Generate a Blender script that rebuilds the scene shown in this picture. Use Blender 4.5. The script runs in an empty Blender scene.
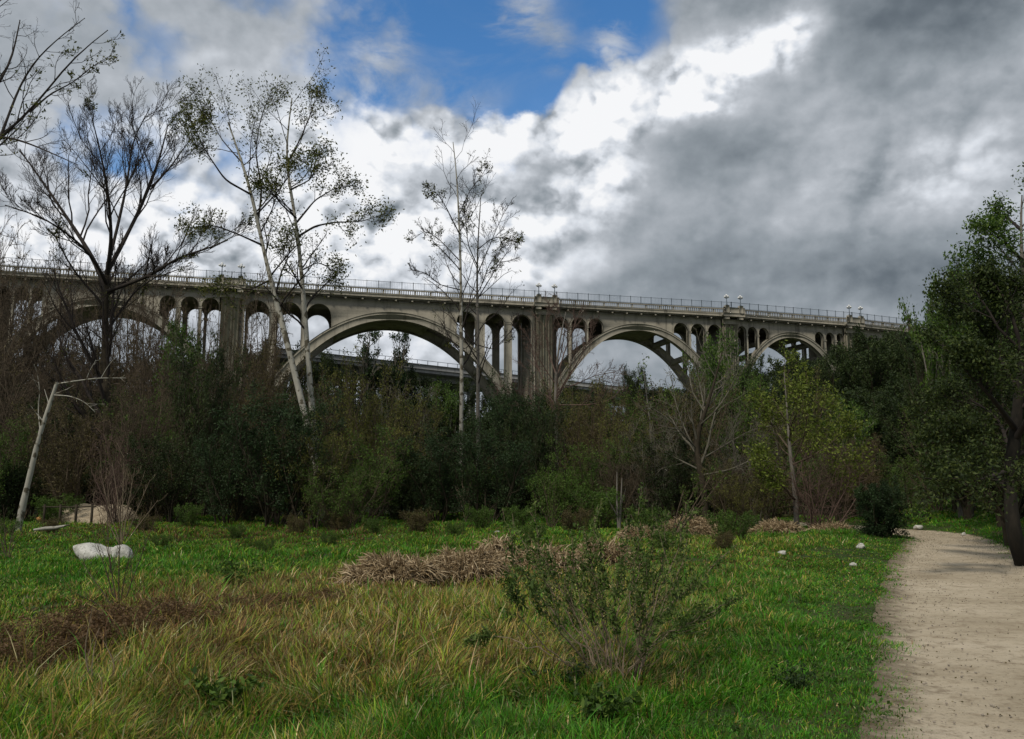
import bpy, math, random
import numpy as np
from mathutils import Vector, Matrix
from mathutils.geometry import tessellate_polygon

SC = bpy.context.scene
COL = SC.collection
R = math.radians

# ------------------------------------------------------------------ camera
F = 820.0                       # focal length in pixels of a 1024 wide frame
CAM_Z = 1.62
PITCH = math.atan((485 - 369.5) / F)
cam_d = bpy.data.cameras.new('camera')
cam = bpy.data.objects.new('camera', cam_d)
COL.objects.link(cam)
cam_d.sensor_width = 36.0
cam_d.lens = F / 1024 * 36.0
cam_d.clip_start = 0.05
cam_d.clip_end = 6000
cam.location = (0, 0, CAM_Z)
cam.rotation_euler = (math.pi / 2 + PITCH, 0, 0)
SC.camera = cam
SC.render.resolution_x, SC.render.resolution_y = 1024, 739

# ------------------------------------------------------------------ exposure
SC.view_settings.view_transform = 'Standard'
SC.view_settings.look = 'None'
SC.view_settings.exposure = 0.0
SC.view_settings.gamma = 1.0
SC.view_settings.use_curve_mapping = False
try:
    SC.cycles.max_bounces = 5
    SC.cycles.diffuse_bounces = 3
    SC.cycles.glossy_bounces = 2
    SC.cycles.transmission_bounces = 2
    SC.cycles.transparent_max_bounces = 8
    SC.cycles.use_denoising = True
except Exception:
    pass

SUN_EL, SUN_AZ = 48.0, 215.0     # azimuth clockwise from +Y (the view direction): behind the camera on its left


def px_dir(px, py):
    """world direction of a photograph pixel"""
    u = (px - 512) / F
    v = (369.5 - py) / F
    d = Vector((u, math.cos(PITCH) - v * math.sin(PITCH), math.sin(PITCH) + v * math.cos(PITCH)))
    return d.normalized()


def azel(px, py):
    d = px_dir(px, py)
    return math.atan2(d.x, d.y), math.asin(d.z)


# ------------------------------------------------------------------ node helpers
class NT:
    def __init__(s, tree):
        s.t = tree
        s.n = tree.nodes
        s.l = tree.links

    def new(s, typ, **kw):
        nd = s.n.new(typ)
        for k, v in kw.items():
            setattr(nd, k, v)
        return nd

    def put(s, sock, val):
        if isinstance(val, bpy.types.NodeSocket):
            s.l.new(val, sock)
        elif val is not None:
            sock.default_value = val

    def math(s, op, a, b=None, c=None, clamp=False):
        nd = s.new('ShaderNodeMath', operation=op)
        nd.use_clamp = clamp
        s.put(nd.inputs[0], a)
        if b is not None: s.put(nd.inputs[1], b)
        if c is not None: s.put(nd.inputs[2], c)
        return nd.outputs[0]

    def vmath(s, op, a, b=None, scale=None):
        nd = s.new('ShaderNodeVectorMath', operation=op)
        s.put(nd.inputs[0], a)
        if b is not None: s.put(nd.inputs[1], b)
        if scale is not None: s.put(nd.inputs['Scale'], scale)
        return nd.outputs['Value'] if op in ('LENGTH', 'DOT_PRODUCT', 'DISTANCE') else nd.outputs[0]

    def noise(s, vec, scale, detail=4, rough=0.5, dist=0.0, out='Fac'):
        nd = s.new('ShaderNodeTexNoise')
        s.put(nd.inputs['Vector'], vec)
        nd.inputs['Scale'].default_value = scale
        nd.inputs['Detail'].default_value = detail
        nd.inputs['Roughness'].default_value = rough
        nd.inputs['Distortion'].default_value = dist
        return nd.outputs[out]

    def maprange(s, v, a, b, c=0.0, d=1.0, interp='SMOOTHSTEP'):
        nd = s.new('ShaderNodeMapRange', interpolation_type=interp)
        s.put(nd.inputs['Value'], v)
        for k, x in zip(('From Min', 'From Max', 'To Min', 'To Max'), (a, b, c, d)):
            s.put(nd.inputs[k], x)
        return nd.outputs[0]

    def ramp(s, fac, stops, interp='LINEAR'):
        nd = s.new('ShaderNodeValToRGB')
        cr = nd.color_ramp
        cr.interpolation = interp
        while len(cr.elements) < len(stops):
            cr.elements.new(0.5)
        for e, (p, c) in zip(cr.elements, stops):
            e.position = p
            e.color = (*c, 1)
        s.put(nd.inputs[0], fac)
        return nd.outputs[0]

    def mix(s, f, a, b, blend='MIX'):
        nd = s.new('ShaderNodeMix', data_type='RGBA', blend_type=blend)
        s.put(nd.inputs['Factor'], f)
        s.put(nd.inputs['A'], a if isinstance(a, bpy.types.NodeSocket) else (*a, 1))
        s.put(nd.inputs['B'], b if isinstance(b, bpy.types.NodeSocket) else (*b, 1))
        return nd.outputs['Result']


# ------------------------------------------------------------------ world: sky with clouds by direction
def make_world():
    w = bpy.data.worlds.new('World')
    SC.world = w
    w.use_nodes = True
    t = NT(w.node_tree)
    t.n.clear()
    out = t.new('ShaderNodeOutputWorld')
    sky = t.new('ShaderNodeTexSky')
    sky.sky_type = 'NISHITA'
    sky.sun_disc = False
    sky.sun_elevation = R(SUN_EL)
    sky.sun_rotation = R(SUN_AZ)
    sky.air_density = 1.0
    sky.dust_density = 0.0
    sky.ozone_density = 2.5
    bg_sky = t.new('ShaderNodeBackground')
    bg_sky.inputs['Strength'].default_value = 0.15
    hs = t.new('ShaderNodeHueSaturation')
    hs.inputs['Saturation'].default_value = 1.25
    t.l.new(sky.outputs[0], hs.inputs['Color'])
    t.l.new(hs.outputs[0], bg_sky.inputs['Color'])

    tc = t.new('ShaderNodeTexCoord')
    d = tc.outputs['Generated']
    d = t.vmath('NORMALIZE', d)
    # stretched lookup so that clouds lie a little flatter than they are wide
    dz = t.vmath('MULTIPLY', d, (1.0, 1.0, 1.25))
    warp = t.noise(dz, 3.0, 3, 0.5, 0.0, 'Color')
    warp2 = t.noise(dz, 11.0, 5, 0.6, 0.0, 'Color')
    sub = t.vmath('SUBTRACT', warp, (0.5, 0.5, 0.5))
    sub2 = t.vmath('SUBTRACT', warp2, (0.5, 0.5, 0.5))
    # azimuth / elevation plane, warped
    sep = t.new('ShaderNodeSeparateXYZ')
    t.l.new(d, sep.inputs[0])
    az = t.math('ARCTAN2', sep.outputs[0], sep.outputs[1])
    el = t.math('ARCSINE', sep.outputs[2])
    comb = t.new('ShaderNodeCombineXYZ')
    t.l.new(az, comb.inputs[0])
    t.l.new(el, comb.inputs[1])
    q = t.vmath('ADD', comb.outputs[0], t.vmath('SCALE', sub, scale=0.12))
    q = t.vmath('ADD', q, t.vmath('SCALE', sub2, scale=0.06))
    flat = t.vmath('MULTIPLY', q, (1, 1, 0))

    def blob(px, py, rx, ry, rot, weight):
        """soft ellipse round a direction; rx, ry in frame pixels at that direction"""
        a, e = azel(px, py)
        mp = t.new('ShaderNodeMapping', vector_type='TEXTURE')
        t.l.new(flat, mp.inputs['Vector'])
        mp.inputs['Location'].default_value = (a, e, 0)
        mp.inputs['Rotation'].default_value = (0, 0, R(rot))
        mp.inputs['Scale'].default_value = (rx / F, ry / F, 1)
        ln = t.vmath('LENGTH', mp.outputs[0])
        return t.maprange(ln, 0.0, 1.0, weight, 0.0)

    def total(blobs):
        acc = None
        for b in blobs:
            o = blob(*b)
            acc = o if acc is None else t.math('ADD', acc, o)
        return acc

    n0 = t.noise(dz, 2.6, 4, 0.5, 0.0)
    n1 = t.noise(dz, 6.0, 7, 0.54, 0.0)
    off = t.vmath('ADD', dz, (-0.012, 0.0, 0.026))
    r1 = t.noise(dz, 9.0, 5, 0.52, 0.0)
    r1b = t.noise(off, 9.0, 5, 0.52, 0.0)
    relief = t.math('SUBTRACT', r1, r1b)
    n2 = t.noise(dz, 22.0, 7, 0.58, 0.0)
    vw = t.vmath('ADD', dz, t.vmath('SCALE', sub2, scale=0.05))

    def puffs(vec):
        acc = None
        for sc_, am in ((9.0, .55), (20.0, .30), (44.0, .15)):
            nn = t.noise(vec, sc_, 0, .5)
            v_ = t.math('MULTIPLY', t.math('ABSOLUTE', t.math('SUBTRACT', nn, .5)), am * 4)
            acc = v_ if acc is None else t.math('ADD', acc, v_)
        return acc                       # rounded heads with sharp creases between them, mean about .35
    pf = puffs(vw)
    pfb = puffs(t.vmath('ADD', vw, (-0.008, 0.0, 0.017)))
    prel = t.math('SUBTRACT', pf, pfb)
    # ---- blue openings
    blue = total([
        (520, 5, 175, 125, 0, 1.35), (640, 20, 80, 90, 0, .8), (440, 60, 105, 80, 20, .9), (530, 92, 90, 55, 0, .8),
        (395, 90, 60, 40, 0, .35), (390, 40, 120, 80, 0, .65), (345, 70, 80, 80, 0, .55),
        (155, 38, 75, 45, 0, .80), (245, 2, 70, 34, 0, .65), (265, 150, 85, 75, 60, .78), (110, 145, 130, 70, -10, .60),
        (520, -80, 300, 120, 0, 1.0),
        (505, 14, 60, 26, 25, -.85), (545, 40, 40, 22, -40, -.5), (612, 42, 30, 34, 0, -.6), (388, 48, 40, 26, 60, -.4), (430, 92, 60, 24, 0, -.5),
        (700, 20, 60, 90, 0, -.5), (520, 140, 90, 22, 5, -.5),
        (700, 100, 150, 70, 20, -1.0),
    ])
    bl = t.math('ADD', blue, t.math('MULTIPLY', t.math('SUBTRACT', n2, 0.5), 0.85))
    bl = t.math('ADD', bl, t.math('MULTIPLY', t.math('SUBTRACT', r1, 0.5), 1.25))
    bl = t.math('SUBTRACT', bl, t.math('MULTIPLY', t.math('SUBTRACT', pf, 0.35), t.maprange(blue, 0.0, 0.3, 0.0, 0.7)))
    soft = t.math('ADD', blob(210, 60, 460, 300, 0, .60), blob(685, 15, 90, 90, 0, .9))
    wispn = t.noise(t.vmath('MULTIPLY', dz, (1.0, 1.0, 1.6)), 7.0, 8, 0.62, 0.6)
    wz = total([(508, 14, 75, 34, 25, .8), (545, 42, 60, 30, -30, .6), (612, 42, 45, 40, 0, .6), (388, 52, 60, 50, 60, .65), (440, 95, 90, 40, 0, .6),
                (640, 20, 70, 60, 0, .35), (350, 90, 70, 60, 0, .5), (460, 30, 200, 140, 0, .16)])
    wisp = t.math('MULTIPLY', t.maprange(wispn, .40, .66), wz, clamp=True)
    cover = t.maprange(bl, t.math('SUBTRACT', 0.30, t.math('MULTIPLY', soft, 0.5)), t.math('ADD', 0.62, soft), 1.0, 0.0)
    cover = t.math('MAXIMUM', cover, wisp)
    quiet = blob(110, 70, 300, 130, 0, .6)
    # ---- cloud brightness
    lum = total([
        # the bright ridge of cumulus below the blue opening
        (735, 66, 125, 50, 24, .46), (800, 42, 60, 44, 30, .30), (650, 108, 130, 52, 25, .40), (560, 135, 110, 56, 15, .30),
        (450, 128, 120, 50, 0, .34), (340, 140, 80, 60, 0, .32), (350, 205, 130, 110, 0, .26), (490, 188, 50, 30, 40, .34),
        (600, 205, 90, 60, 30, .18), (500, 230, 140, 80, 0, .16),
        (60, 235, 190, 90, 0, .36), (200, 215, 140, 130, 0, .25), (15, 160, 90, 60, 0, .10),
        (300, 250, 140, 60, 0, .24), (110, 130, 130, 70, 0, .10), (395, 330, 180, 80, 0, .16), (430, 225, 190, 110, 0, .17), (610, 165, 80, 60, 30, .16), (560, 255, 220, 80, -5, .14), (470, 300, 200, 60, 0, .08), (200, 70, 260, 110, 0, .06),
        (900, 185, 170, 60, 12, .14), (960, 130, 120, 80, 0, .06), (960, 225, 100, 40, 10, .08),
        # dark bodies
        (710, 165, 130, 70, -20, -.14), (900, 0, 230, 90, 8, -.26), (990, -20, 120, 90, 0, -.14), (660, -10, 60, 50, 0, -.1),
        (790, 280, 330, 90, -8, -.20), (920, 300, 200, 70, -8, -.10), (640, 350, 180, 90, 0, -.14), (740, -20, 120, 70, 0, -.14),
        (440, 190, 60, 30, 30, -.10), (410, 270, 120, 40, 0, -.04), (200, 60, 260, 90, 0, .03), (40, 40, 120, 80, 0, -.02),
    ])
    L = t.math('ADD', lum, 0.55)
    L = t.math('ADD', L, t.math('MULTIPLY', t.math('SUBTRACT', n0, 0.5), 0.20))
    L = t.math('ADD', L, t.math('MULTIPLY', t.math('SUBTRACT', n1, 0.5), 0.50))
    r2 = t.noise(dz, 20.0, 4, 0.5, 0.0)
    r2b = t.noise(t.vmath('ADD', dz, (-0.006, 0.0, 0.012)), 20.0, 4, 0.5, 0.0)
    relief = t.math('ADD', relief, t.math('MULTIPLY', t.math('SUBTRACT', r2, r2b), 0.60))
    calm = t.maprange(lum, -0.05, 0.35, 0.28, 1.0)
    L = t.math('ADD', L, t.math('MULTIPLY', t.math('MULTIPLY', relief, t.math('SUBTRACT', calm, t.math('MULTIPLY', quiet, calm))), 1.7))
    L = t.math('ADD', L, t.math('MULTIPLY', t.math('SUBTRACT', n2, 0.5), 0.12))
    crisp = t.maprange(lum, 0.02, 0.45, 0.07, 1.0)
    L = t.math('ADD', L, t.math('MULTIPLY', t.math('MULTIPLY', prel, crisp), 1.0))
    L = t.math('ADD', L, t.math('MULTIPLY', t.math('MULTIPLY', t.math('SUBTRACT', pf, 0.35), crisp), 0.34))
    colr = t.ramp(L, [(0.0, (.078, .100, .125)), (0.20, (.152, .182, .212)), (0.42, (.290, .328, .365)), (0.62, (.47, .505, .55)),
                      (0.82, (.74, .78, .84)), (1.0, (.97, .98, 1.0))])
    bg_c = t.new('ShaderNodeBackground')
    t.l.new(colr, bg_c.inputs['Color'])
    bg_c.inputs['Strength'].default_value = 0.95
    mixs = t.new('ShaderNodeMixShader')
    t.l.new(cover, mixs.inputs[0])
    t.l.new(bg_sky.outputs[0], mixs.inputs[1])
    t.l.new(bg_c.outputs[0], mixs.inputs[2])
    t.l.new(mixs.outputs[0], out.inputs[0])
    w.cycles.sampling_method = 'MANUAL'
    w.cycles.sample_map_resolution = 512


make_world()

# ------------------------------------------------------------------ sun (veiled by cloud: soft)
sun_d = bpy.data.lights.new('sun', 'SUN')
sun_d.energy = 2.3
sun_d.angle = R(8)
sun_d.color = (1.0, 0.93, 0.82)
sun = bpy.data.objects.new('sun', sun_d)
COL.objects.link(sun)
_s = Vector((math.sin(R(SUN_AZ)) * math.cos(R(SUN_EL)), math.cos(R(SUN_AZ)) * math.cos(R(SUN_EL)), math.sin(R(SUN_EL))))
sun.rotation_euler = _s.to_track_quat('Z', 'Y').to_euler()

# ------------------------------------------------------------------ mesh helpers
class Buf:
    """collects tubes, leaves, prisms; build() links them as ONE mesh object"""

    def __init__(s):
        s.v, s.q, s.t, s.c, s.n = [], [], [], [], 0

    def add(s, v, quads=None, tris=None, tint=0.5):
        v = np.asarray(v, dtype=np.float32).reshape(-1, 3)
        s.v.append(v)
        tint = np.asarray(tint, dtype=np.float32)
        s.c.append(np.full(len(v), float(tint), np.float32) if tint.ndim == 0 else tint.reshape(-1))
        if quads is not None and len(quads):
            s.q.append(np.asarray(quads, dtype=np.int32).reshape(-1, 4) + s.n)
        if tris is not None and len(tris):
            s.t.append(np.asarray(tris, dtype=np.int32).reshape(-1, 3) + s.n)
        s.n += len(v)

    def mesh(s, name, smooth=False, col=None):
        v = np.concatenate(s.v) if s.v else np.zeros((0, 3), np.float32)
        q = np.concatenate(s.q) if s.q else np.zeros((0, 4), np.int32)
        t = np.concatenate(s.t) if s.t else np.zeros((0, 3), np.int32)
        me = bpy.data.meshes.new(name)
        me.vertices.add(len(v))
        me.vertices.foreach_set('co', v.ravel())
        nl = q.size + t.size
        me.loops.add(nl)
        me.loops.foreach_set('vertex_index', np.concatenate([q.ravel(), t.ravel()]))
        me.polygons.add(len(q) + len(t))
        st = np.concatenate([np.arange(len(q)) * 4, len(q) * 4 + np.arange(len(t)) * 3]).astype(np.int32)
        me.polygons.foreach_set('loop_start', st)
        if smooth:
            me.polygons.foreach_set('use_smooth', np.ones(len(q) + len(t), dtype=bool))
        a = me.attributes.new('tint', 'FLOAT', 'POINT')
        a.data.foreach_set('value', np.concatenate(s.c) if s.c else np.zeros(0, np.float32))
        if col is not None:
            a = me.attributes.new('col', 'FLOAT_COLOR', 'POINT')
            a.data.foreach_set('color', np.asarray(col, np.float32).ravel())
        me.update(calc_edges=True)
        me.validate()
        return me

    def build(s, name, mat, parent=None, smooth=False, col=None):
        me = s.mesh(name, smooth, col)
        if mat is not None:
            me.materials.append(mat)
        o = bpy.data.objects.new(name, me)
        COL.objects.link(o)
        if parent is not None:
            o.parent = parent
        return o

    # --- shapes
    def box(s, c, sx, sy, sz, rz=0.0, tint=0.5, taper=1.0):
        c = np.array(c, float)
        p = []
        for z, k in ((-.5, 1.0), (.5, taper)):
            for x, y in ((-.5, -.5), (.5, -.5), (.5, .5), (-.5, .5)):
                p.append((x * sx * k, y * sy * k, z * sz))
        p = np.array(p)
        ca, sa = math.cos(rz), math.sin(rz)
        rr = np.array([[ca, -sa, 0], [sa, ca, 0], [0, 0, 1]])
        s.add(p @ rr.T + c, quads=[(3, 2, 1, 0), (4, 5, 6, 7), (0, 1, 5, 4), (1, 2, 6, 5), (2, 3, 7, 6), (3, 0, 4, 7)], tint=tint)

    def tubes(s, P, Rd, sides=4, tint=0.5):
        """P (B,N,3) paths, Rd (B,N) radii"""
        P = np.asarray(P, float)
        Rd = np.asarray(Rd, float)
        if P.ndim == 2:
            P, Rd = P[None], Rd[None]
        B, N, _ = P.shape
        if B == 0:
            return
        T = np.empty_like(P)
        T[:, 1:-1] = P[:, 2:] - P[:, :-2]
        T[:, 0] = P[:, 1] - P[:, 0]
        T[:, -1] = P[:, -1] - P[:, -2]
        T /= np.linalg.norm(T, axis=2, keepdims=True) + 1e-9
        ref = np.where(np.abs(T[:, :1, 2:3]) > 0.85, np.array([1.0, 0, 0]), np.array([0, 0, 1.0]))
        ref = np.broadcast_to(ref, T.shape)
        A = np.cross(T, ref)
        A /= np.linalg.norm(A, axis=2, keepdims=True) + 1e-9
        Bn = np.cross(T, A)
        ang = np.arange(sides) / sides * 2 * math.pi
        V = (P[:, :, None] + Rd[:, :, None, None] * (np.cos(ang)[None, None, :, None] * A[:, :, None] + np.sin(ang)[None, None, :, None] * Bn[:, :, None]))
        idx = np.arange(B * N * sides).reshape(B, N, sides)
        a = idx[:, :-1]
        b = idx[:, 1:]
        q = np.stack([a, np.roll(a, -1, 2), np.roll(b, -1, 2), b], -1).reshape(-1, 4)
        tn = np.asarray(tint, float)
        if tn.ndim == 1:
            tn = np.repeat(tn, N * sides)
        s.add(V.reshape(-1, 3), quads=q, tint=tn)

    def leaves(s, C, size, rng, tint=None, ratio=0.45, up=0.0, hang=0.0):
        """one bent leaf (4 points) at each centre"""
        C = np.asarray(C, float)
        M = len(C)
        if M == 0:
            return
        a = rng.normal(size=(M, 3))
        a[:, 2] += up
        a[:, 2] -= hang
        a /= np.linalg.norm(a, axis=1, keepdims=True)
        b = np.cross(a, rng.normal(size=(M, 3)))
        b /= np.linalg.norm(b, axis=1, keepdims=True) + 1e-9
        sz = (np.asarray(size) * rng.uniform(0.6, 1.3, M))[:, None]
        V = np.stack([C - a * sz * .5, C + b * sz * ratio * .5 + a * sz * .05, C + a * sz * .5, C - b * sz * ratio * .5 + a * sz * .05], 1)
        q = np.arange(M * 4).reshape(M, 4)
        if tint is None:
            tint = rng.uniform(0, 1, M)
        s.add(V.reshape(-1, 3), quads=q, tint=np.repeat(tint, 4))

    def prism(s, poly, y0, y1, xf, tint=0.5):
        """poly [(s,z)], extruded from offset y0 to y1; xf(s,y,z)->xyz"""
        n = len(poly)
        tri = tessellate_polygon([[Vector((p[0], p[1], 0)) for p in poly]])
        V = [xf(p[0], y0, p[1]) for p in poly] + [xf(p[0], y1, p[1]) for p in poly]
        T = [tuple(t) for t in tri] + [(t[0] + n, t[2] + n, t[1] + n) for t in tri]
        Q = [(i, (i + 1) % n, (i + 1) % n + n, i + n) for i in range(n)]
        s.add(V, quads=Q, tris=T, tint=tint)


def empty(name, loc=(0, 0, 0), rz=0.0):
    o = bpy.data.objects.new(name, None)
    COL.objects.link(o)
    o.location = loc
    o.rotation_euler = (0, 0, rz)
    o.empty_display_size = 0.2
    return o


def tag(o, label=None, cat=None, group=None, kind=None):
    if label: o['label'] = label
    if cat: o['category'] = cat
    if group: o['group'] = group
    if kind: o['kind'] = kind
    return o


def copy_tree(root, label, group, loc, rz, sc):
    r = root.copy()
    COL.objects.link(r)
    r['label'] = label
    if group: r['group'] = group
    r.location = loc
    r.rotation_euler = (0, 0, rz)
    r.scale = sc
    for ch in root.children:
        c = ch.copy()
        COL.objects.link(c)
        c.parent = r
    return r


# ------------------------------------------------------------------ growth of branches, vectorised
def resample(pts, n):
    pts = np.asarray(pts, float)
    d = np.r_[0, np.cumsum(np.linalg.norm(np.diff(pts, axis=0), axis=1))]
    u = np.linspace(0, d[-1], n)
    out = np.stack([np.interp(u, d, pts[:, k]) for k in range(3)], 1)
    sm = out.copy()
    for _ in range(2):
        sm[1:-1] = (sm[:-2] + 2 * sm[1:-1] + sm[2:]) / 4
    return sm


def grow(P, Rd, k, rng, ang=(30, 60), length=0.5, n=5, up=0.15, wig=0.12, tmin=0.25, tmax=1.0, rr=0.6, endr=0.35, minr=0.003, lfall=0.5, maxlen=None):
    B, N, _ = P.shape
    L = np.linalg.norm(np.diff(P, axis=1), axis=2).sum(1)
    t = tmin + (tmax - tmin) * (np.arange(k)[None] + rng.uniform(0, 1, (B, k))) / k
    f = t * (N - 1)
    i = np.clip(f.astype(int), 0, N - 2)
    w = (f - i)[..., None]
    bi = np.arange(B)[:, None]
    p0 = P[bi, i] * (1 - w) + P[bi, i + 1] * w
    r0 = Rd[bi, i] * (1 - w[..., 0]) + Rd[bi, i + 1] * w[..., 0]
    T = P[bi, i + 1] - P[bi, i]
    T /= np.linalg.norm(T, axis=2, keepdims=True) + 1e-9
    perp = np.cross(T, rng.normal(size=T.shape))
    perp /= np.linalg.norm(perp, axis=2, keepdims=True) + 1e-9
    a = np.radians(rng.uniform(ang[0], ang[1], (B, k)))[..., None]
    d = T * np.cos(a) + perp * np.sin(a)
    d[..., 2] += up * 0.6
    ln = L[:, None] * length * rng.uniform(.55, 1.2, (B, k)) * (1 - lfall * (t - tmin) / (1 - tmin + 1e-6))
    if maxlen: ln = np.minimum(ln, maxlen)
    M = B * k
    d = d.reshape(M, 3)
    p = p0.reshape(M, 3)
    ln = ln.reshape(M)
    out = np.empty((M, n, 3))
    out[:, 0] = p
    for j in range(1, n):
        d = d / (np.linalg.norm(d, axis=1, keepdims=True) + 1e-9)
        p = p + d * (ln / (n - 1))[:, None]
        out[:, j] = p
        d = d + rng.normal(size=d.shape) * wig
        d[:, 2] += up / (n - 1) * 2
    rs = np.maximum(r0.reshape(M) * rr, minr)
    rad = rs[:, None] * np.linspace(1, endr, n)[None]
    return out, np.maximum(rad, minr * .7)


def along(P, k, rng, tmin=0.2):
    """k random points on every branch"""
    B, N, _ = P.shape
    t = rng.uniform(tmin, 1, (B, k)) * (N - 1)
    i = np.clip(t.astype(int), 0, N - 2)
    w = (t - i)[..., None]
    bi = np.arange(B)[:, None]
    return (P[bi, i] * (1 - w) + P[bi, i + 1] * w).reshape(-1, 3)


# ------------------------------------------------------------------ value noise in numpy
def vnoise(x, y, seed=0):
    x = np.asarray(x, float)
    y = np.asarray(y, float)
    xi = np.floor(x).astype(np.int64)
    yi = np.floor(y).astype(np.int64)
    fx, fy = x - xi, y - yi
    fx = fx * fx * (3 - 2 * fx)
    fy = fy * fy * (3 - 2 * fy)

    def h(a, b):
        n = (a * 374761393 + b * 668265263 + seed * 1442695041) & 0x7fffffff
        n = ((n ^ (n >> 13)) * 1274126177) & 0x7fffffff
        n = (n ^ (n >> 16)) & 0xffff
        return n / 65535.0
    return (h(xi, yi) * (1 - fx) + h(xi + 1, yi) * fx) * (1 - fy) + (h(xi, yi + 1) * (1 - fx) + h(xi + 1, yi + 1) * fx) * fy


def fbm(x, y, seed=0, o=3):
    a, s, t = 1.0, 0.0, 0.0
    for i in range(o):
        s = s + a * vnoise(np.asarray(x) * 2 ** i, np.asarray(y) * 2 ** i, seed + i * 7)
        t += a
        a *= .5
    return s / t


def sstep(a, b, x):
    t = np.clip((np.asarray(x, float) - a) / (b - a), 0, 1)
    return t * t * (3 - 2 * t)


# ------------------------------------------------------------------ terrain
PATH_C = np.array([(-2.0, -8.0), (-.1, -3.0), (1.62, 0.5), (3.72, 5.2), (5.22, 8.6), (6.6, 11.6), (8.0, 14.7), (9.85, 18.5), (11.6, 22.0),
                   (12.9, 24.4), (13.6, 26.5), (13.6, 29), (12.8, 31.5), (11.0, 34)], float)
PATH_W = np.array([1.3, 1.25, 1.22, 1.2, 1.2, 1.18, 1.17, 1.12, 1.05, 1.0, 1.0, 1.0, 1.0, 1.0])


def _dense(a, n=160):
    t = np.linspace(0, len(a) - 1, n)
    i = np.clip(t.astype(int), 0, len(a) - 2)
    f = (t - i)
    a = np.asarray(a, float)
    if a.ndim == 1:
        o = a[i] * (1 - f) + a[i + 1] * f
    else:
        o = a[i] * (1 - f[:, None]) + a[i + 1] * f[:, None]
    for _ in range(12):
        o[1:-1] = (o[:-2] + 2 * o[1:-1] + o[2:]) / 4
    return o


PC, PW = _dense(PATH_C), _dense(PATH_W)


def path_dist(x, y):
    """distance from the path's centre line over its half width"""
    x = np.atleast_1d(np.asarray(x, float))
    y = np.atleast_1d(np.asarray(y, float))
    out = np.full(x.shape, 99.0)
    m = (y < 60) & (x > -8) & (x < 30)
    if m.any():
        dx = x[m][:, None] - PC[None, :, 0]
        dy = y[m][:, None] - PC[None, :, 1]
        d = np.sqrt(dx * dx + dy * dy)
        j = d.argmin(1)
        out[m] = d[np.arange(len(j)), j] / PW[j]
    return out


def terrain(x, y):
    x = np.asarray(x, float)
    y = np.asarray(y, float)
    sh = x.shape
    x1, y1 = x.ravel(), y.ravel()
    pd = path_dist(x1, y1)
    k = sstep(1.0, 2.6, pd)
    near = (fbm(x1 / 2.1, y1 / 2.1, 3) - .5) * .30 + (fbm(x1 / 7, y1 / 7, 9) - .5) * .45
    z = near * k - 0.05 * (1 - sstep(.8, 1.3, pd))
    z = z * (0.35 + 0.65 * sstep(3.5, 8, y1))
    # gentle rise towards the tree belt, and the hillside behind the path at the right
    z += 0.5 * sstep(26, 60, y1) + 17 * sstep(0, 1, (x1 - 12) / 75) * sstep(34, 120, y1) + 1.2 * sstep(14, 24, x1) * sstep(10, 30, y1)
    z += 10 * sstep(-60, -150, x1) * sstep(60, 160, y1)
    z += 26 * sstep(420, 1500, y1) + 11 * sstep(150, 188, y1) * (1 - .6 * sstep(20, 80, x1))
    return z.reshape(sh)


def gz(x, y):
    return float(terrain(np.array([x]), np.array([y]))[0])


def gpt(px, D, z=None):
    """ground point seen at photograph column px, at depth D"""
    x = (px - 512) / F * D
    return (x, D, gz(x, D) if z is None else z)


def at(px, py, D):
    """point on the ray of a pixel at depth (world y) D"""
    d = px_dir(px, py)
    k = D / d.y
    return np.array([d.x * k, D, CAM_Z + d.z * k])


def gground(px, py):
    """ground point under a pixel"""
    d = px_dir(px, py)
    z = 0.0
    for _ in range(4):
        k = (z - CAM_Z) / d.z
        x, y = d.x * k, d.y * k
        z = gz(x, y)
    return x, y, z

# ------------------------------------------------------------------ materials
def new_mat(name):
    m = bpy.data.materials.new(name)
    m.use_nodes = True
    t = NT(m.node_tree)
    b = next(n for n in t.n if n.type == 'BSDF_PRINCIPLED')
    b.inputs['Roughness'].default_value = 0.85
    b.inputs['Specular IOR Level'].default_value = 0.2
    return m, t, b


def attr(t, name):
    a = t.new('ShaderNodeAttribute')
    a.attribute_name = name
    return a


def leaf_mat(name, dark, mid, light, trans=0.25):
    m, t, b = new_mat(name)
    a = attr(t, 'tint')
    c = t.ramp(a.outputs['Fac'], [(0, dark), (0.55, mid), (1.0, light)])
    t.l.new(c, b.inputs['Base Color'])
    b.inputs['Roughness'].default_value = 0.6
    b.inputs['Specular IOR Level'].default_value = 0.25
    tr = t.new('ShaderNodeBsdfTranslucent')
    t.l.new(c, tr.inputs['Color'])
    mx = t.new('ShaderNodeMixShader')
    mx.inputs[0].default_value = trans
    out = next(n for n in t.n if n.type == 'OUTPUT_MATERIAL')
    t.l.new(b.outputs[0], mx.inputs[1])
    t.l.new(tr.outputs[0], mx.inputs[2])
    t.l.new(mx.outputs[0], out.inputs['Surface'])
    return m


def bark_mat(name, a, bcol, scale=6, patch=None, bump=0.3):
    m, t, b = new_mat(name)
    tc = t.new('ShaderNodeTexCoord')
    v = t.vmath('MULTIPLY', tc.outputs['Object'], (1, 1, .35))
    n = t.noise(v, scale, 5, .65)
    c = t.ramp(n, [(0.3, a), (0.7, bcol)])
    if patch:
        n2 = t.noise(tc.outputs['Object'], scale * .8, 3, .5)
        c = t.mix(t.maprange(n2, .52, .60), c, patch)
    t.l.new(c, b.inputs['Base Color'])
    bp = t.new('ShaderNodeBump')
    bp.inputs['Strength'].default_value = bump
    t.l.new(n, bp.inputs['Height'])
    t.l.new(bp.outputs[0], b.inputs['Normal'])
    return m


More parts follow.
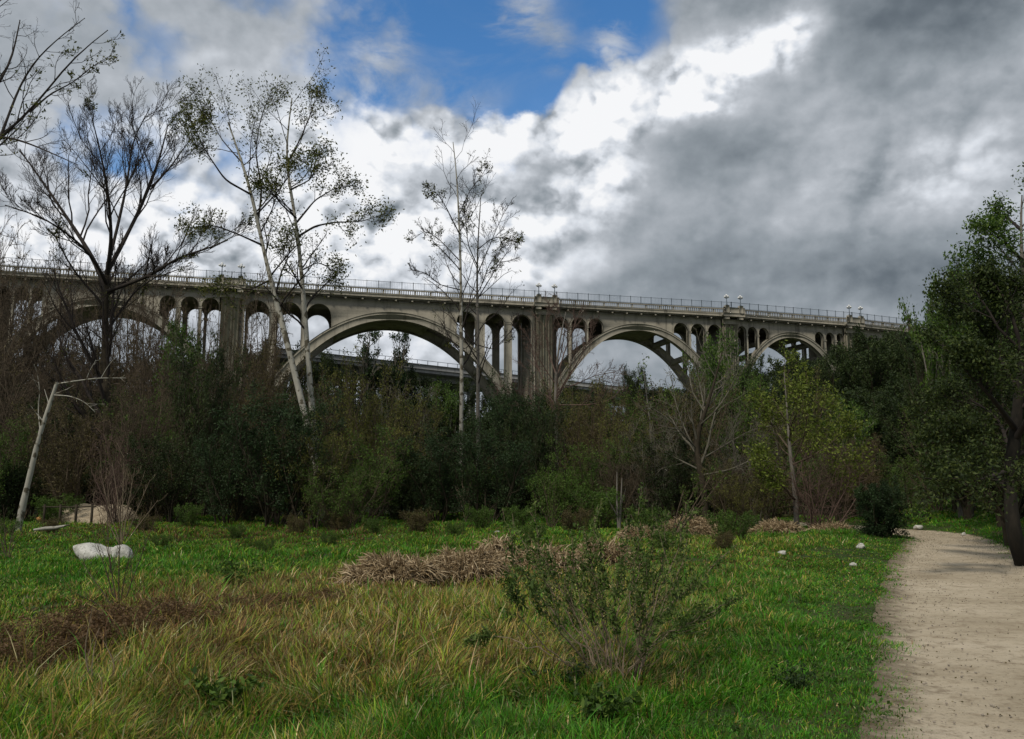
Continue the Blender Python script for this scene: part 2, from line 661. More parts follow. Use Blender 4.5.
def concrete_mat(name, base, dark, streak=1.0, scale=1.0):
    m, t, b = new_mat(name)
    tc = t.new('ShaderNodeTexCoord')
    o = tc.outputs['Object']
    n = t.noise(o, .35 * scale, 6, .6)
    st = t.noise(t.vmath('MULTIPLY', o, (1.1, 1.1, .08)), 1.0 * scale, 5, .65)
    fine = t.noise(o, 2.2, 5, .7)
    c = t.mix(t.maprange(n, .38, .68), base, tuple(x * .78 for x in base))
    c = t.mix(t.math('MULTIPLY', t.maprange(st, .5, .72), .75 * streak), c, dark)
    c = t.mix(t.math('MULTIPLY', t.maprange(fine, .55, .8), .35), c, dark)
    t.l.new(c, b.inputs['Base Color'])
    bp = t.new('ShaderNodeBump')
    bp.inputs['Strength'].default_value = .35
    bp.inputs['Distance'].default_value = .15
    t.l.new(fine, bp.inputs['Height'])
    t.l.new(bp.outputs[0], b.inputs['Normal'])
    return m


def plain_mat(name, c, rough=.6, metal=0.0):
    m, t, b = new_mat(name)
    tc = t.new('ShaderNodeTexCoord')
    n = t.noise(tc.outputs['Object'], 8, 4, .6)
    t.l.new(t.mix(t.maprange(n, .35, .7), c, tuple(x * .7 for x in c)), b.inputs['Base Color'])
    b.inputs['Roughness'].default_value = rough
    b.inputs['Metallic'].default_value = metal
    return m


M = {}
M['concrete'] = concrete_mat('weathered_concrete', (.28, .258, .205), (.08, .073, .057))
M['concrete_pier'] = concrete_mat('rough_pier_concrete', (.29, .268, .205), (.09, .083, .06), .8, 1.9)
M['concrete_low'] = concrete_mat('grey_road_concrete', (.26, .26, .25), (.11, .11, .10))
M['iron'] = plain_mat('painted_iron', (.10, .125, .15), .5)
M['globe'] = plain_mat('milk_glass', (.85, .85, .83), .2)
M['bark_dark'] = bark_mat('dark_bark', (.024, .019, .012), (.058, .047, .031), 7)
M['bark_oak'] = bark_mat('blackish_oak_bark', (.010, .009, .007), (.030, .025, .018), 9)
M['twig_rust'] = bark_mat('rusty_dead_twigs', (.075, .045, .024), (.16, .10, .055), 9)
M['leaf_rust'] = leaf_mat('rusty_dead_leaves', (.06, .034, .014), (.13, .078, .034), (.24, .16, .075))
M['bark_white'] = bark_mat('pale_sycamore_bark', (.27, .26, .22), (.42, .40, .34), 5, (.10, .088, .062), .8)
M['bark_grey'] = bark_mat('grey_bark', (.11, .10, .085), (.22, .20, .17), 6)
M['bark_stub'] = bark_mat('dry_stem_bark', (.16, .12, .085), (.28, .22, .15), 9)
M['twig_brown'] = bark_mat('brown_twigs', (.060, .045, .030), (.120, .092, .062), 8)
M['twig_dark'] = bark_mat('dark_twigs', (.022, .018, .016), (.045, .036, .030), 8)
M['twig_red'] = bark_mat('reddish_twigs', (.085, .056, .044), (.155, .105, .083), 8)
M['twig_grey'] = bark_mat('grey_twigs', (.085, .078, .058), (.17, .155, .12), 8)
M['leaf_dark'] = leaf_mat('dark_leaves', (.013, .023, .006), (.030, .050, .012), (.066, .090, .022))
M['leaf_oak'] = leaf_mat('oak_leaves', (.016, .028, .006), (.036, .058, .012), (.085, .110, .024))
M['leaf_shrub'] = leaf_mat('coyote_brush_leaves', (.030, .060, .010), (.075, .125, .022), (.16, .21, .05))
M['leaf_blue'] = leaf_mat('dark_bluish_leaves', (.011, .025, .008), (.026, .052, .015), (.052, .086, .026))
M['leaf_olive'] = leaf_mat('olive_leaves', (.050, .058, .011), (.12, .125, .024), (.22, .21, .050))
M['leaf_mid'] = leaf_mat('mid_green_leaves', (.026, .056, .008), (.065, .125, .016), (.13, .20, .030))
M['leaf_bright'] = leaf_mat('fresh_green_leaves', (.045, .075, .012), (.085, .135, .022), (.13, .19, .035), .35)
M['leaf_yellow'] = leaf_mat('yellow_green_leaves', (.070, .100, .012), (.135, .180, .024), (.22, .26, .045), .35)
M['leaf_brown'] = leaf_mat('brown_mixed_leaves', (.045, .038, .014), (.090, .074, .028), (.15, .122, .046))
M['leaf_sycamore'] = leaf_mat('small_spring_leaves', (.035, .050, .010), (.09, .11, .02), (.18, .17, .04), .4)
M['straw'] = leaf_mat('bleached_straw', (.17, .115, .06), (.38, .28, .155), (.72, .58, .38), .2)


def ground_mat():
    m, t, b = new_mat('meadow_soil')
    tc = t.new('ShaderNodeTexCoord')
    o = tc.outputs['Object']
    n = t.noise(o, .6, 6, .6)
    n2 = t.noise(o, 9, 5, .7)
    c = t.ramp(n, [(.3, (.024, .048, .008)), (.5, (.038, .062, .012)), (.7, (.065, .062, .022))])
    c = t.mix(t.maprange(n2, .45, .7), c, (.05, .036, .022))
    t.l.new(c, b.inputs['Base Color'])
    bp = t.new('ShaderNodeBump')
    bp.inputs['Distance'].default_value = .05
    t.l.new(n2, bp.inputs['Height'])
    t.l.new(bp.outputs[0], b.inputs['Normal'])
    return m


def path_mat():
    m, t, b = new_mat('trodden_sandy_dirt')
    tc = t.new('ShaderNodeTexCoord')
    o = tc.outputs['Object']
    n = t.noise(o, .55, 6, .62)
    n2 = t.noise(o, 5, 6, .7)
    n3 = t.noise(o, 19, 6, .75)
    n4 = t.noise(o, 55, 4, .7)
    c = t.ramp(n, [(.3, (.36, .295, .20)), (.5, (.50, .42, .30)), (.72, (.62, .53, .395))])
    c = t.mix(t.math('MULTIPLY', t.maprange(n2, .48, .68), .6), c, (.24, .18, .115))
    c = t.mix(t.math('MULTIPLY', t.maprange(n3, .55, .66), .7), c, (.13, .095, .06))
    c = t.mix(t.math('MULTIPLY', t.maprange(n4, .55, .75), .35), c, (.55, .48, .38))
    e = attr(t, 'tint')            # worn margin: darker soil and moss towards the edge
    edge = t.math('ADD', e.outputs['Fac'], t.math('MULTIPLY', t.math('SUBTRACT', n2, .5), .9))
    c = t.mix(t.maprange(edge, .35, .95, 0, .85), c, (.115, .088, .052))
    t.l.new(c, b.inputs['Base Color'])
    vo = t.new('ShaderNodeTexVoronoi', feature='SMOOTH_F1')
    t.put(vo.inputs['Vector'], o)
    vo.inputs['Scale'].default_value = 3.2
    n3 = t.math('ADD', n3, t.math('MULTIPLY', vo.outputs['Distance'], 1.1))
    b.inputs['Roughness'].default_value = .95
    bp = t.new('ShaderNodeBump')
    bp.inputs['Strength'].default_value = .8
    bp.inputs['Distance'].default_value = .03
    t.l.new(t.math('ADD', n3, t.math('MULTIPLY', n4, .6)), bp.inputs['Height'])
    t.l.new(bp.outputs[0], b.inputs['Normal'])
    return m


def grass_mat():
    m, t, b = new_mat('grass_blades')
    a = attr(t, 'col')
    t.l.new(a.outputs['Color'], b.inputs['Base Color'])
    b.inputs['Roughness'].default_value = .55
    b.inputs['Specular IOR Level'].default_value = .3
    tr = t.new('ShaderNodeBsdfTranslucent')
    t.l.new(a.outputs['Color'], tr.inputs['Color'])
    mx = t.new('ShaderNodeMixShader')
    mx.inputs[0].default_value = .3
    out = next(n for n in t.n if n.type == 'OUTPUT_MATERIAL')
    t.l.new(b.outputs[0], mx.inputs[1])
    t.l.new(tr.outputs[0], mx.inputs[2])
    t.l.new(mx.outputs[0], out.inputs['Surface'])
    return m


def rock_mat():
    m, t, b = new_mat('pale_granite')
    tc = t.new('ShaderNodeTexCoord')
    o = tc.outputs['Object']
    n = t.noise(o, 3.5, 6, .65)
    n2 = t.noise(o, 22, 5, .75)
    c = t.ramp(n, [(.3, (.38, .37, .32)), (.6, (.62, .61, .56))])
    c = t.mix(t.math('MULTIPLY', t.maprange(n2, .53, .63), .8), c, (.16, .15, .12))
    c = t.mix(t.math('MULTIPLY', t.maprange(n, .36, .28), .6), c, (.22, .22, .15))
    t.l.new(c, b.inputs['Base Color'])
    bp = t.new('ShaderNodeBump')
    bp.inputs['Strength'].default_value = .6
    bp.inputs['Distance'].default_value = .04
    t.l.new(n2, bp.inputs['Height'])
    t.l.new(bp.outputs[0], b.inputs['Normal'])
    return m


M['ground'] = ground_mat()
M['path'] = path_mat()
M['grass'] = grass_mat()
M['rock'] = rock_mat()

# ------------------------------------------------------------------ ground sheet and path
def make_ground():
    xs = np.unique(np.concatenate([np.linspace(-30, 32, 250), np.linspace(-160, -30, 60), np.linspace(32, 170, 60), np.linspace(-3000, -160, 25), np.linspace(170, 3000, 25)]))
    ys = np.unique(np.concatenate([np.linspace(-12, 45, 230), np.linspace(45, 300, 90), np.linspace(300, 4000, 30), np.linspace(-400, -12, 12)]))
    X, Y = np.meshgrid(xs, ys)
    Z = terrain(X, Y)
    V = np.stack([X, Y, Z], -1).reshape(-1, 3)
    n, m = len(ys), len(xs)
    I = np.arange(n * m).reshape(n, m)
    Q = np.stack([I[:-1, :-1], I[:-1, 1:], I[1:, 1:], I[1:, :-1]], -1).reshape(-1, 4)
    b = Buf()
    b.add(V, quads=Q)
    tag(b.build('ground', M['ground'], smooth=True), kind='structure')
    # the path: a sheet over the hollow left for it in the terrain
    T = np.gradient(PC, axis=0)
    T /= np.linalg.norm(T, axis=1, keepdims=True)
    Nn = np.stack([T[:, 1], -T[:, 0]], 1)
    W = np.linspace(-1.30, 1.30, 31)
    V, C = [], []
    for j in range(len(PC)):
        for w in W:
            wob = 1 + .10 * (vnoise(PC[j, 0] * 1.7 + (5 if w > 0 else 0), PC[j, 1] * 1.7) - .5) + .06 * (vnoise(PC[j, 0] * 6, PC[j, 1] * 6) - .5)
            p = PC[j] + Nn[j] * w * PW[j] * wob
            z = gz(p[0], p[1]) if abs(w) > .95 else 0
            base = 0.035 - .02 * abs(w) ** 2 + .012 * (vnoise(p[0] * 1.3, p[1] * 1.3, 5) - .5)
            V.append((p[0], p[1], terr_path(p[0], p[1]) + base - (.05 if abs(w) > 1.25 else 0)))
            C.append(min(1, max(0, (abs(w) - .35) * 1.1)) ** 1.3 if w < 0 else min(1, max(0, (abs(w) - .75) * 1.6)))
    I = np.arange(len(PC) * len(W)).reshape(len(PC), len(W))
    Q = np.stack([I[:-1, :-1], I[:-1, 1:], I[1:, 1:], I[1:, :-1]], -1).reshape(-1, 4)
    b = Buf()
    b.add(V, quads=Q, tint=np.array(C))
    tag(b.build('path', M['path'], smooth=True), kind='structure')


def terr_path(x, y):
    return gz(x, y) + .0


# ------------------------------------------------------------------ the arch bridge
H0 = 36.0                                   # parapet top above the camera
BR_W = 10.8                                  # between the two faces


def depth_for(py):
    d = px_dir(512, py)
    return H0 * d.y / d.z


PIER_PX = [(-24, 264.8), (232, 280.6), (544, 299.2), (729, 309.6), (849, 319.3), (935, 329.0), (1040, 343)]
PP = []
for px_, py_ in PIER_PX:
    d_ = px_dir(px_, py_)
    k_ = H0 / d_.z
    PP.append(Vector((d_.x * k_, d_.y * k_)))
PP = [PP[0] + (PP[0] - PP[1]) * .8] + PP     # one more span out of the frame at the left
ZT = CAM_Z + H0                              # parapet top height


class Span:
    def __init__(s, i):
        s.a, s.b = PP[i], PP[i + 1]
        s.d = (s.b - s.a)
        s.L = s.d.length
        s.d = s.d / s.L
        s.n = Vector((-s.d.y, s.d.x))       # away from the camera

    def xf(s, u, y, z):
        p = s.a + s.d * u + s.n * y
        return (p.x, p.y, z)

    def hit(s, px, py):
        d = px_dir(px, py)
        # ray from (0,0) : solve a + d*u = k*dir
        dx, dy = d.x, d.y
        det = s.d.x * (-dy) + s.d.y * dx
        u = ((-s.a.x) * (-dy) - (-s.a.y) * (-dx)) / det
        # k from the larger component
        q = s.a + s.d * u
        k = q.y / dy
        return u, CAM_Z + d.z * k


def make_bridge():
    root = empty('arch_bridge', (PP[3].x, PP[3].y, gz(PP[3].x, PP[3].y)))
    tag(root, 'long concrete arch bridge crossing the valley high above the trees', 'bridge')
    o3 = Vector(root.location)

    def fin(buf, name, mat, parent=root, lab=None):
        for v in buf.v:
            v -= np.array(o3, np.float32)
        ob = buf.build(name, mat, parent)
        if lab: ob['label'] = lab
        return ob

    spans = [Span(i) for i in range(len(PP) - 1)]
    zd = ZT - 1.15                             # road level
    zc = zd - .75                              # underside of the cornice
    # deck, parapet, railing along all spans
    deck, brk = Buf(), Buf()
    near_br = []
    sides = [(-1.05, Buf(), Buf()), (BR_W + .80, Buf(), Buf())]
    for i, s in enumerate(spans):
        e0, e1 = -.15, s.L + .15
        P = lambda b_, z0, z1, y0, y1, u0=e0, u1=e1: b_.prism([(u0, z0), (u1, z0), (u1, z1), (u0, z1)], y0, y1, s.xf)
        P(deck, zc - .35, zd - .22, .05, BR_W - .05)
        P(deck, zc + .22, zd, -1.15, BR_W + 1.15)
        P(deck, zc, zc + .22, -.75, BR_W + .75)
        for y0, par, rail in sides:
            P(par, zd, zd + .25, y0, y0 + .25)
            P(par, ZT - .22, ZT, y0 - .03, y0 + .28)
            n = int(s.L / .42)
            for k in range(n):
                u = (k + .5) * s.L / n
                wdt = .13 if k % 7 else .34
                P(par, zd + .25, ZT - .22, y0 + .05, y0 + .20, u - wdt / 2, u + wdt / 2)
            # iron fence above
            hf = 1.35
            n = int(s.L / 2.1)
            for k in range(n + 1):
                u = k * s.L / n
                P(rail, ZT, ZT + hf + .1, y0 + .08, y0 + .17, u - .045, u + .045)
            P(rail, ZT + hf - .06, ZT + hf, y0 + .09, y0 + .15)
            P(rail, ZT + .10, ZT + .15, y0 + .09, y0 + .15)
            n = int(s.L / .30)
            for k in range(n):
                u = (k + .5) * s.L / n
                P(rail, ZT + .15, ZT + hf - .06, y0 + .11, y0 + .125, u - .011, u + .011)
        n = max(1, round(s.L / 3.1))
        for k in range(n):
            u = (k + .5) * s.L / n
            P(brk, zc - .32, zc - .003, BR_W - .02, BR_W + .98, u - .17, u + .17)
            if 1 <= i <= 5:
                nb = Buf()
                P(nb, zc - .32, zc - .003, -.98, .02, u - .17, u + .17)
                near_br.append(nb)
    fin(deck, 'deck', M['concrete'])
    for nb in near_br[:100]:
        fin(nb, 'bracket', M['concrete'])
    fin(brk, 'bracket', M['concrete'])['kind'] = 'stuff'
    for _, par, rail in sides:
        fin(par, 'parapet', M['concrete'])
        fin(rail, 'railing', M['iron'])

    # arches: per span the opening half widths in units along the span
    # (index, crown px/py, springing height above camera, openings left, openings right in px, solid part in px)
    specs = {
        0: dict(oL=[], oR=[(-120, -95), (-85, -62), (-55, -36)], crown=.50, rise_to=-2.0),
        1: dict(oL=[(-6, 10), (14, 28), (31, 42)], oR=[(160, 176), (181, 199), (202, 220)]),
        2: dict(oL=[(245, 270), (277, 302), (307, 332)], oR=[(457, 476), (485, 505), (512, 532)]),
        3: dict(oL=[(553, 568), (571, 586), (588, 603)], oR=[(673, 687), (690, 704), (707, 720)]),
        4: dict(oL=[(735, 745), (746.6, 755.6), (757.5, 767)], oR=[(813, 821.5), (824, 832), (834.5, 841)]),
        5: dict(oL=[(854, 862), (865, 872)], oR=[(912, 918), (921, 928)]),
        6: dict(oL=[], oR=[]),
    }
    crown_z = {0: 4.0, 1: 4.0, 2: 3.85, 3: 3.75, 4: 3.9, 5: 4.2}
    for i, s in enumerate(spans):
        sp = specs[i]
        wall = Buf()
        if i == 6:
            wall.prism([(0, -4), (s.L, -4), (s.L, zc - .35), (0, zc - .35)], 0, BR_W, s.xf)
            fin(wall, 'abutment_wall', M['concrete'])
            continue
        pw = 1.9                                # half width of a pier
        u0, u1 = pw, s.L - pw
        um = (u0 + u1) / 2
        half = (u1 - u0) / 2
        zcr = ZT - (4.2 if i in (1, 2) else 4.0 if i == 3 else 3.9)      # extrados at the crown
        k_rise = {0: 14.5, 1: 14.5, 2: 22.5, 3: 13.5, 4: 11.0, 5: 9.0}[i]    # rise of the extrados
        thc, ths = {0: (1.5, 2.6), 1: (1.5, 2.6), 2: (1.45, 2.9), 3: (1.3, 2.5), 4: (1.1, 2.0), 5: (1.0, 1.7)}[i]

        def ext(u):
            x = min(1, abs(u - um) / half)
            return zcr - k_rise * (0.80 * x * x + 0.20 * x ** 4) if True else 0

        def inn(u):
            x = min(1, abs(u - um) / half)
            return ext(u) - (thc + (ths - thc) * x * x) * math.sqrt(1 + (1.7 * k_rise * x / half) ** 2) ** .75
        US = [u0 + (u1 - u0) * k / 48 for k in range(49)]
        # ribs with a raised archivolt
        for y0, y1 in ((-.12, 1.15), (BR_W - 1.15, BR_W + .12)):
            rb = Buf()
            poly = [(u, ext(u)) for u in US] + [(u, inn(u)) for u in reversed(US)]
            rb.prism(poly, y0, y1, s.xf)
            ya, yb = (y0 - .16, y0) if y0 < 1 else (y1, y1 + .16)
            poly = [(u, ext(u) + .02) for u in US] + [(u, ext(u) - .42) for u in reversed(US)]
            rb.prism(poly, ya, yb, s.xf)
            fin(rb, 'arch_rib', M['concrete'])
        # solid vault between the ribs round the crown
        v = Buf()
        UV = [um + half * t for t in np.linspace(-.40, .24, 21)]
        poly = [(u, ext(u) - .15) for u in UV] + [(u, inn(u) + .25) for u in reversed(UV)]
        v.prism(poly, 1.152, BR_W - 1.152, s.xf)
        fin(v, 'crown_vault', M['concrete'])
        # struts between the ribs
        for t in (-.88, -.66, .40, .64, .88):
            u = um + half * t
            st = Buf()
            zz = (ext(u) + inn(u)) / 2
            st.prism([(u - .38, zz - .55), (u + .38, zz - .55), (u + .38, zz + .55), (u - .38, zz + .55)], 1.152, BR_W - 1.152, s.xf)
            fin(st, 'strut', M['concrete'])

        # spandrel walls of both faces: one outline with notches for the arched openings
        ops = sorted([tuple(sorted((s.hit(a, 300)[0], s.hit(b_, 300)[0]))) for a, b_ in sp['oL'] + sp['oR']])
        ops = [(max(a, u0 + .05), min(b_, u1 - .05)) for a, b_ in ops if b_ > u0 + .5 and a < u1 - .5 and b_ - a > .5]
        ztop = zc - .352
        for y0, y1 in ((0, .85), (BR_W - .85, BR_W)):
            wl = Buf()
            out = [(u1 + .02, ztop), (u0 - .02, ztop)]
            cur = u0 - .02
            out.append((cur, ext(u0) - .5))
            bott = []

            def run(a, b_):
                n = max(2, int((b_ - a) / 1.0))
                return [(a + (b_ - a) * k / n, ext(a + (b_ - a) * k / n) - .3) for k in range(n + 1)]
            last = u0
            for a, b_ in ops:
                seg = run(last, a)
                bott += seg if last > u0 else seg[1:]
                r = (b_ - a) / 2
                zt = ztop - 1.05 - (.0 if r < 2 else 0)
                zs = zt - r * 1.05
                lo = max(ext(a), ext(b_))
                if zs < lo + .2: zs = lo + .2
                hh = max(.3, zt - zs)
                arc = [(a + r - r * math.cos(q), zs + hh * math.sin(q)) for q in np.linspace(0, math.pi, 13)]
                bott += arc
                last = b_
            bott += run(last, u1)
            out += bott
            out.append((u1 + .02, ext(u1) - .5))
            wl.prism(out, y0, y1, s.xf)
            # thin moulding over each column
            fin(wl, 'spandrel_wall', M['concrete'])
        # columns carry on between the faces as slender cross beams under the deck
        for (a, b_), (c, d_) in zip(ops[:-1], ops[1:]):
            if c - b_ < 3:
                cb = Buf()
                cb.prism([(b_ + .08, ztop - 1.0), (c - .08, ztop - 1.0), (c - .08, ztop - .003), (b_ + .08, ztop - .003)], .852, BR_W - .852, s.xf)
                for y0 in (-.10, BR_W):
                    cb.prism([(b_ - .12, ztop - 3.0), (c + .12, ztop - 3.0), (c + .12, ztop - 2.7), (b_ - .12, ztop - 2.7)], y0, y0 + .10, s.xf)
                fin(cb, 'cross_beam', M['concrete'])

    # piers with refuge bays
    for i in range(1, len(PP) - 1):
        sL, sR = spans[i - 1], spans[i]
        d = (sL.d + sR.d).normalized()
        n = Vector((-d.y, d.x))
        c = PP[i]
        f = lambda u, y, z: (c.x + d.x * u + n.x * y, c.y + d.y * u + n.y * y, z)
        b = Buf()
        zg = gz(c.x, c.y) - 1.5
        w = 1.62
        b.prism([(-w - .9, zg), (w + .9, zg), (w + .45, ZT - 24), (w, ZT - 20), (w, zc - .36), (-w, zc - .36), (-w, ZT - 20), (-w - .45, ZT - 24)], -.35, BR_W + .35, f)
        for k in (-1, 0, 1):                    # pilaster strips
            b.prism([(k * 1.1 - .34, zg), (k * 1.1 + .34, zg), (k * 1.1 + .30, zc - 1.4), (k * 1.1 - .30, zc - 1.4)], -.62, -.352, f)
        b.prism([(-w - .2, zc - 1.35), (w + .2, zc - 1.35), (w + .35, zc - .37), (-w - .35, zc - .37)], -.80, -.353, f)
        pr = fin(b, 'pier', M['concrete_pier'])
        if i <= 5:
            for y0, y1 in ((-2.0, -1.16), (BR_W + 1.16, BR_W + 2.0)):
                bay = Buf()
                bay.prism([(-2.5, zc + .05), (2.5, zc + .05), (2.5, zd + .02), (-2.5, zd + .02)], y0, y1, f)
                ye = y0 if y0 < 0 else y1 - .25
                bay.prism([(-2.5, zd + .02), (2.5, zd + .02), (2.5, ZT + .04), (-2.5, ZT + .04)], ye, ye + .25, f)
                for k in (-1.6, 1.6):
                    bay.prism([(k - .5, zc - .5), (k + .5, zc - .5), (k + .5, zc + .045), (k - .5, zc + .045)], y0 + .1, y1 - .1, f)
                    bay.prism([(k - .42, zd), (k + .42, zd), (k + .42, ZT + .42), (k - .42, ZT + .42)], ye - .2, ye + .6, f)
                fin(bay, 'refuge_bay', M['concrete'])
    return spans


def make_lamps():
    """five globes on a fluted iron post, in pairs on the bays of the piers"""
    proto = None
    places = [('hidden behind the twigs', 2), ('mid', 3), ('right', 4), ('far', 5)]
    names = {2: ('left', 'on the parapet behind the white-trunked trees'), 3: ('', 'on the parapet over the middle pier'), 4: ('', 'on the parapet over the next pier right of middle'),
             5: ('', 'on the parapet nearest the hill at right')}
    for _, i in places:
        c = PP[i]
        d = (PP[i + 1] - PP[i - 1]).normalized()
        n = Vector((-d.y, d.x))
        for k, side in ((-1.6, 'left'), (1.6, 'right')):
            p = c + d * k + n * (-1.85)
            loc = (p.x, p.y, ZT + .42)
            lab = '%s globe lamp of the pair %s' % (side, names[i][1])
            if proto is None:
                proto = empty('street_lamp', loc)
                tag(proto, lab, 'street lamp', 'lamps on the bridge parapet')
                b = Buf()
                b.tubes([(0, 0, 0), (0, 0, .25), (0, 0, .3), (0, 0, 1.9)], [.20, .17, .10, .07], 8)
                for a in range(4):
                    q = a * math.pi / 2 + .4
                    b.tubes([(0, 0, 1.45), (.3 * math.cos(q), .3 * math.sin(q), 1.5), (.42 * math.cos(q), .42 * math.sin(q), 1.62)], [.035, .03, .03], 5)
                b.build('post', M['iron'], proto)
                for a in range(5):
                    q = a * math.pi / 2 + .4
                    cc = (.42 * math.cos(q), .42 * math.sin(q), 1.78) if a < 4 else (0, 0, 2.12)
                    g = Buf()
                    zz = np.linspace(-1, 1, 7)
                    g.tubes(np.stack([np.full(7, cc[0]), np.full(7, cc[1]), cc[2] + zz * .22], 1), np.sqrt(np.maximum(0, 1 - zz ** 2)) * .22 + .004, 8)
                    g.build('globe', M['globe'], proto, smooth=True)
            else:
                copy_tree(proto, lab, 'lamps on the bridge parapet', loc, 0, (1, 1, 1))


def make_lower_bridge():
    hz = 29.0
    pts = []
    for px, py in ((300, 350.5), (633, 388.0)):
        d = px_dir(px, py)
        k = hz / d.z
        pts.append(Vector((d.x * k, d.y * k)))
    a, b_ = pts
    d = (b_ - a)
    a = a - d * .08
    b_ = b_ + d * .25
    d = b_ - a
    L = d.length
    d /= L
    n = Vector((-d.y, d.x))
    root = empty('road_bridge', (a.x, a.y, 0))
    tag(root, 'low grey concrete road bridge seen through the big arches, behind the arch bridge', 'bridge')
    f = lambda u, y, z: (d.x * u + n.x * y, d.y * u + n.y * y, z)
    zt = CAM_Z + hz
    b = Buf()
    b.prism([(0, zt - 2.0), (L, zt - 2.0), (L, zt - .9), (0, zt - .9)], 0, 14, f)
    b.build('deck', M['concrete_low'], root)
    b = Buf()
    b.prism([(0, zt - 1.2), (L, zt - 1.2), (L, zt), (0, zt)], -.3, -.002, f)
    b.prism([(0, zt - 1.2), (L, zt - 1.2), (L, zt), (0, zt)], 14.002, 14.3, f)
    b.build('parapet', M['concrete_low'], root)
    b = Buf()
    b.prism([(0, zt - 3.6), (L, zt - 3.6), (L, zt - 2.003), (0, zt - 2.003)], 2.4, 3.4, f)
    b.prism([(0, zt - 3.6), (L, zt - 3.6), (L, zt - 2.003), (0, zt - 2.003)], 11.8, 12.8, f)
    b.build('girder', M['concrete_low'], root)
    b = Buf()
    nn = int(L / 3)
    for k in range(nn):
        b.prism([(k * 3, zt), (k * 3 + .1, zt), (k * 3 + .1, zt + 1.0), (k * 3, zt + 1.0)], -.2, -.1, f)
    b.prism([(0, zt + .9), (L, zt + .9), (L, zt + 1.0), (0, zt + 1.0)], -.19, -.11, f)
    b.build('railing', M['iron'], root)
    u = 8
    while u < L:
        p = Buf()
        for y0 in (1.0, 11.6):
            p.prism([(u, -2), (u + 1.6, -2), (u + 1.6, zt - 3.603), (u, zt - 3.603)], y0, y0 + 1.5, f)
        p.prism([(u - .2, zt - 5.0), (u + 1.8, zt - 5.0), (u + 1.8, zt - 3.605), (u - .2, zt - 3.605)], 2.503, 11.597, f)
        p.build('pier', M['concrete_low'], root)
        u += 24
    return root

# ------------------------------------------------------------------ trees whose limbs are seen one by one
def limb(pts, n=14):
    return resample([p if len(p) == 3 else at(*p) for p in pts], n)


def single_tree(name, label, cat, base, limbs, radii, bark, twig, leaf, rng, levels, leaf_k=0, leaf_size=.1, leaf_where=1.0,
                group=None, trunk_n=14, leaf_jit=.06, main=1):
    """limbs: explicit paths (world points); levels: growth settings applied one after another"""
    root = empty(name, base)
    tag(root, label, cat, group)
    o = np.array(base, float)
    tb, br = Buf(), Buf()
    Ps, Rs = [], []
    for k, (pth, r) in enumerate(zip(limbs, radii)):
        P = resample(pth, trunk_n)
        Rd = np.interp(np.linspace(0, 1, trunk_n), np.linspace(0, 1, len(r)), r)
        Rd = Rd * (1 + .06 * rng.normal(size=trunk_n))
        (tb if k < main else br).tubes(P - o, Rd, 8)
        Ps.append(P)
        Rs.append(Rd)
    tb.build('trunk', bark, root, smooth=True)
    P, Rd = np.stack(Ps), np.stack(Rs)
    allp = []
    for li, lv in enumerate(levels):
        sel = lv.pop('only', None)
        if sel is not None:
            P, Rd = P[sel], Rd[sel]
        tk = lv.pop('drop', 0)
        P2, R2 = grow(P, Rd, rng=rng, **lv)
        if tk:
            m = rng.uniform(size=len(P2)) > tk
            P2, R2 = P2[m], R2[m]
        br.tubes(P2 - o, R2, 5 if li == 0 else 3, tint=rng.uniform(0, 1, len(P2)))
        P, Rd = P2, R2
        allp.append(P2)
    br.build('branches', twig, root)
    if leaf_k:
        src = allp[-1]
        if leaf_where < 1:
            # leaves gather in patches: keep the twigs where a coarse noise is high
            c = src[:, -1]
            m = vnoise(c[:, 0] * .9 + c[:, 1] * .7, c[:, 2] * .9, 5) > 1 - leaf_where
            src = src[m]
        lb = Buf()
        pts = along(src, leaf_k, rng, .15)
        lb.leaves(pts + rng.normal(size=pts.shape) * leaf_jit - o, leaf_size, rng)
        if lb.n:
            lb.build('crown', leaf, root)
    return root


def V3(px, py, D):
    return tuple(at(px, py, D))


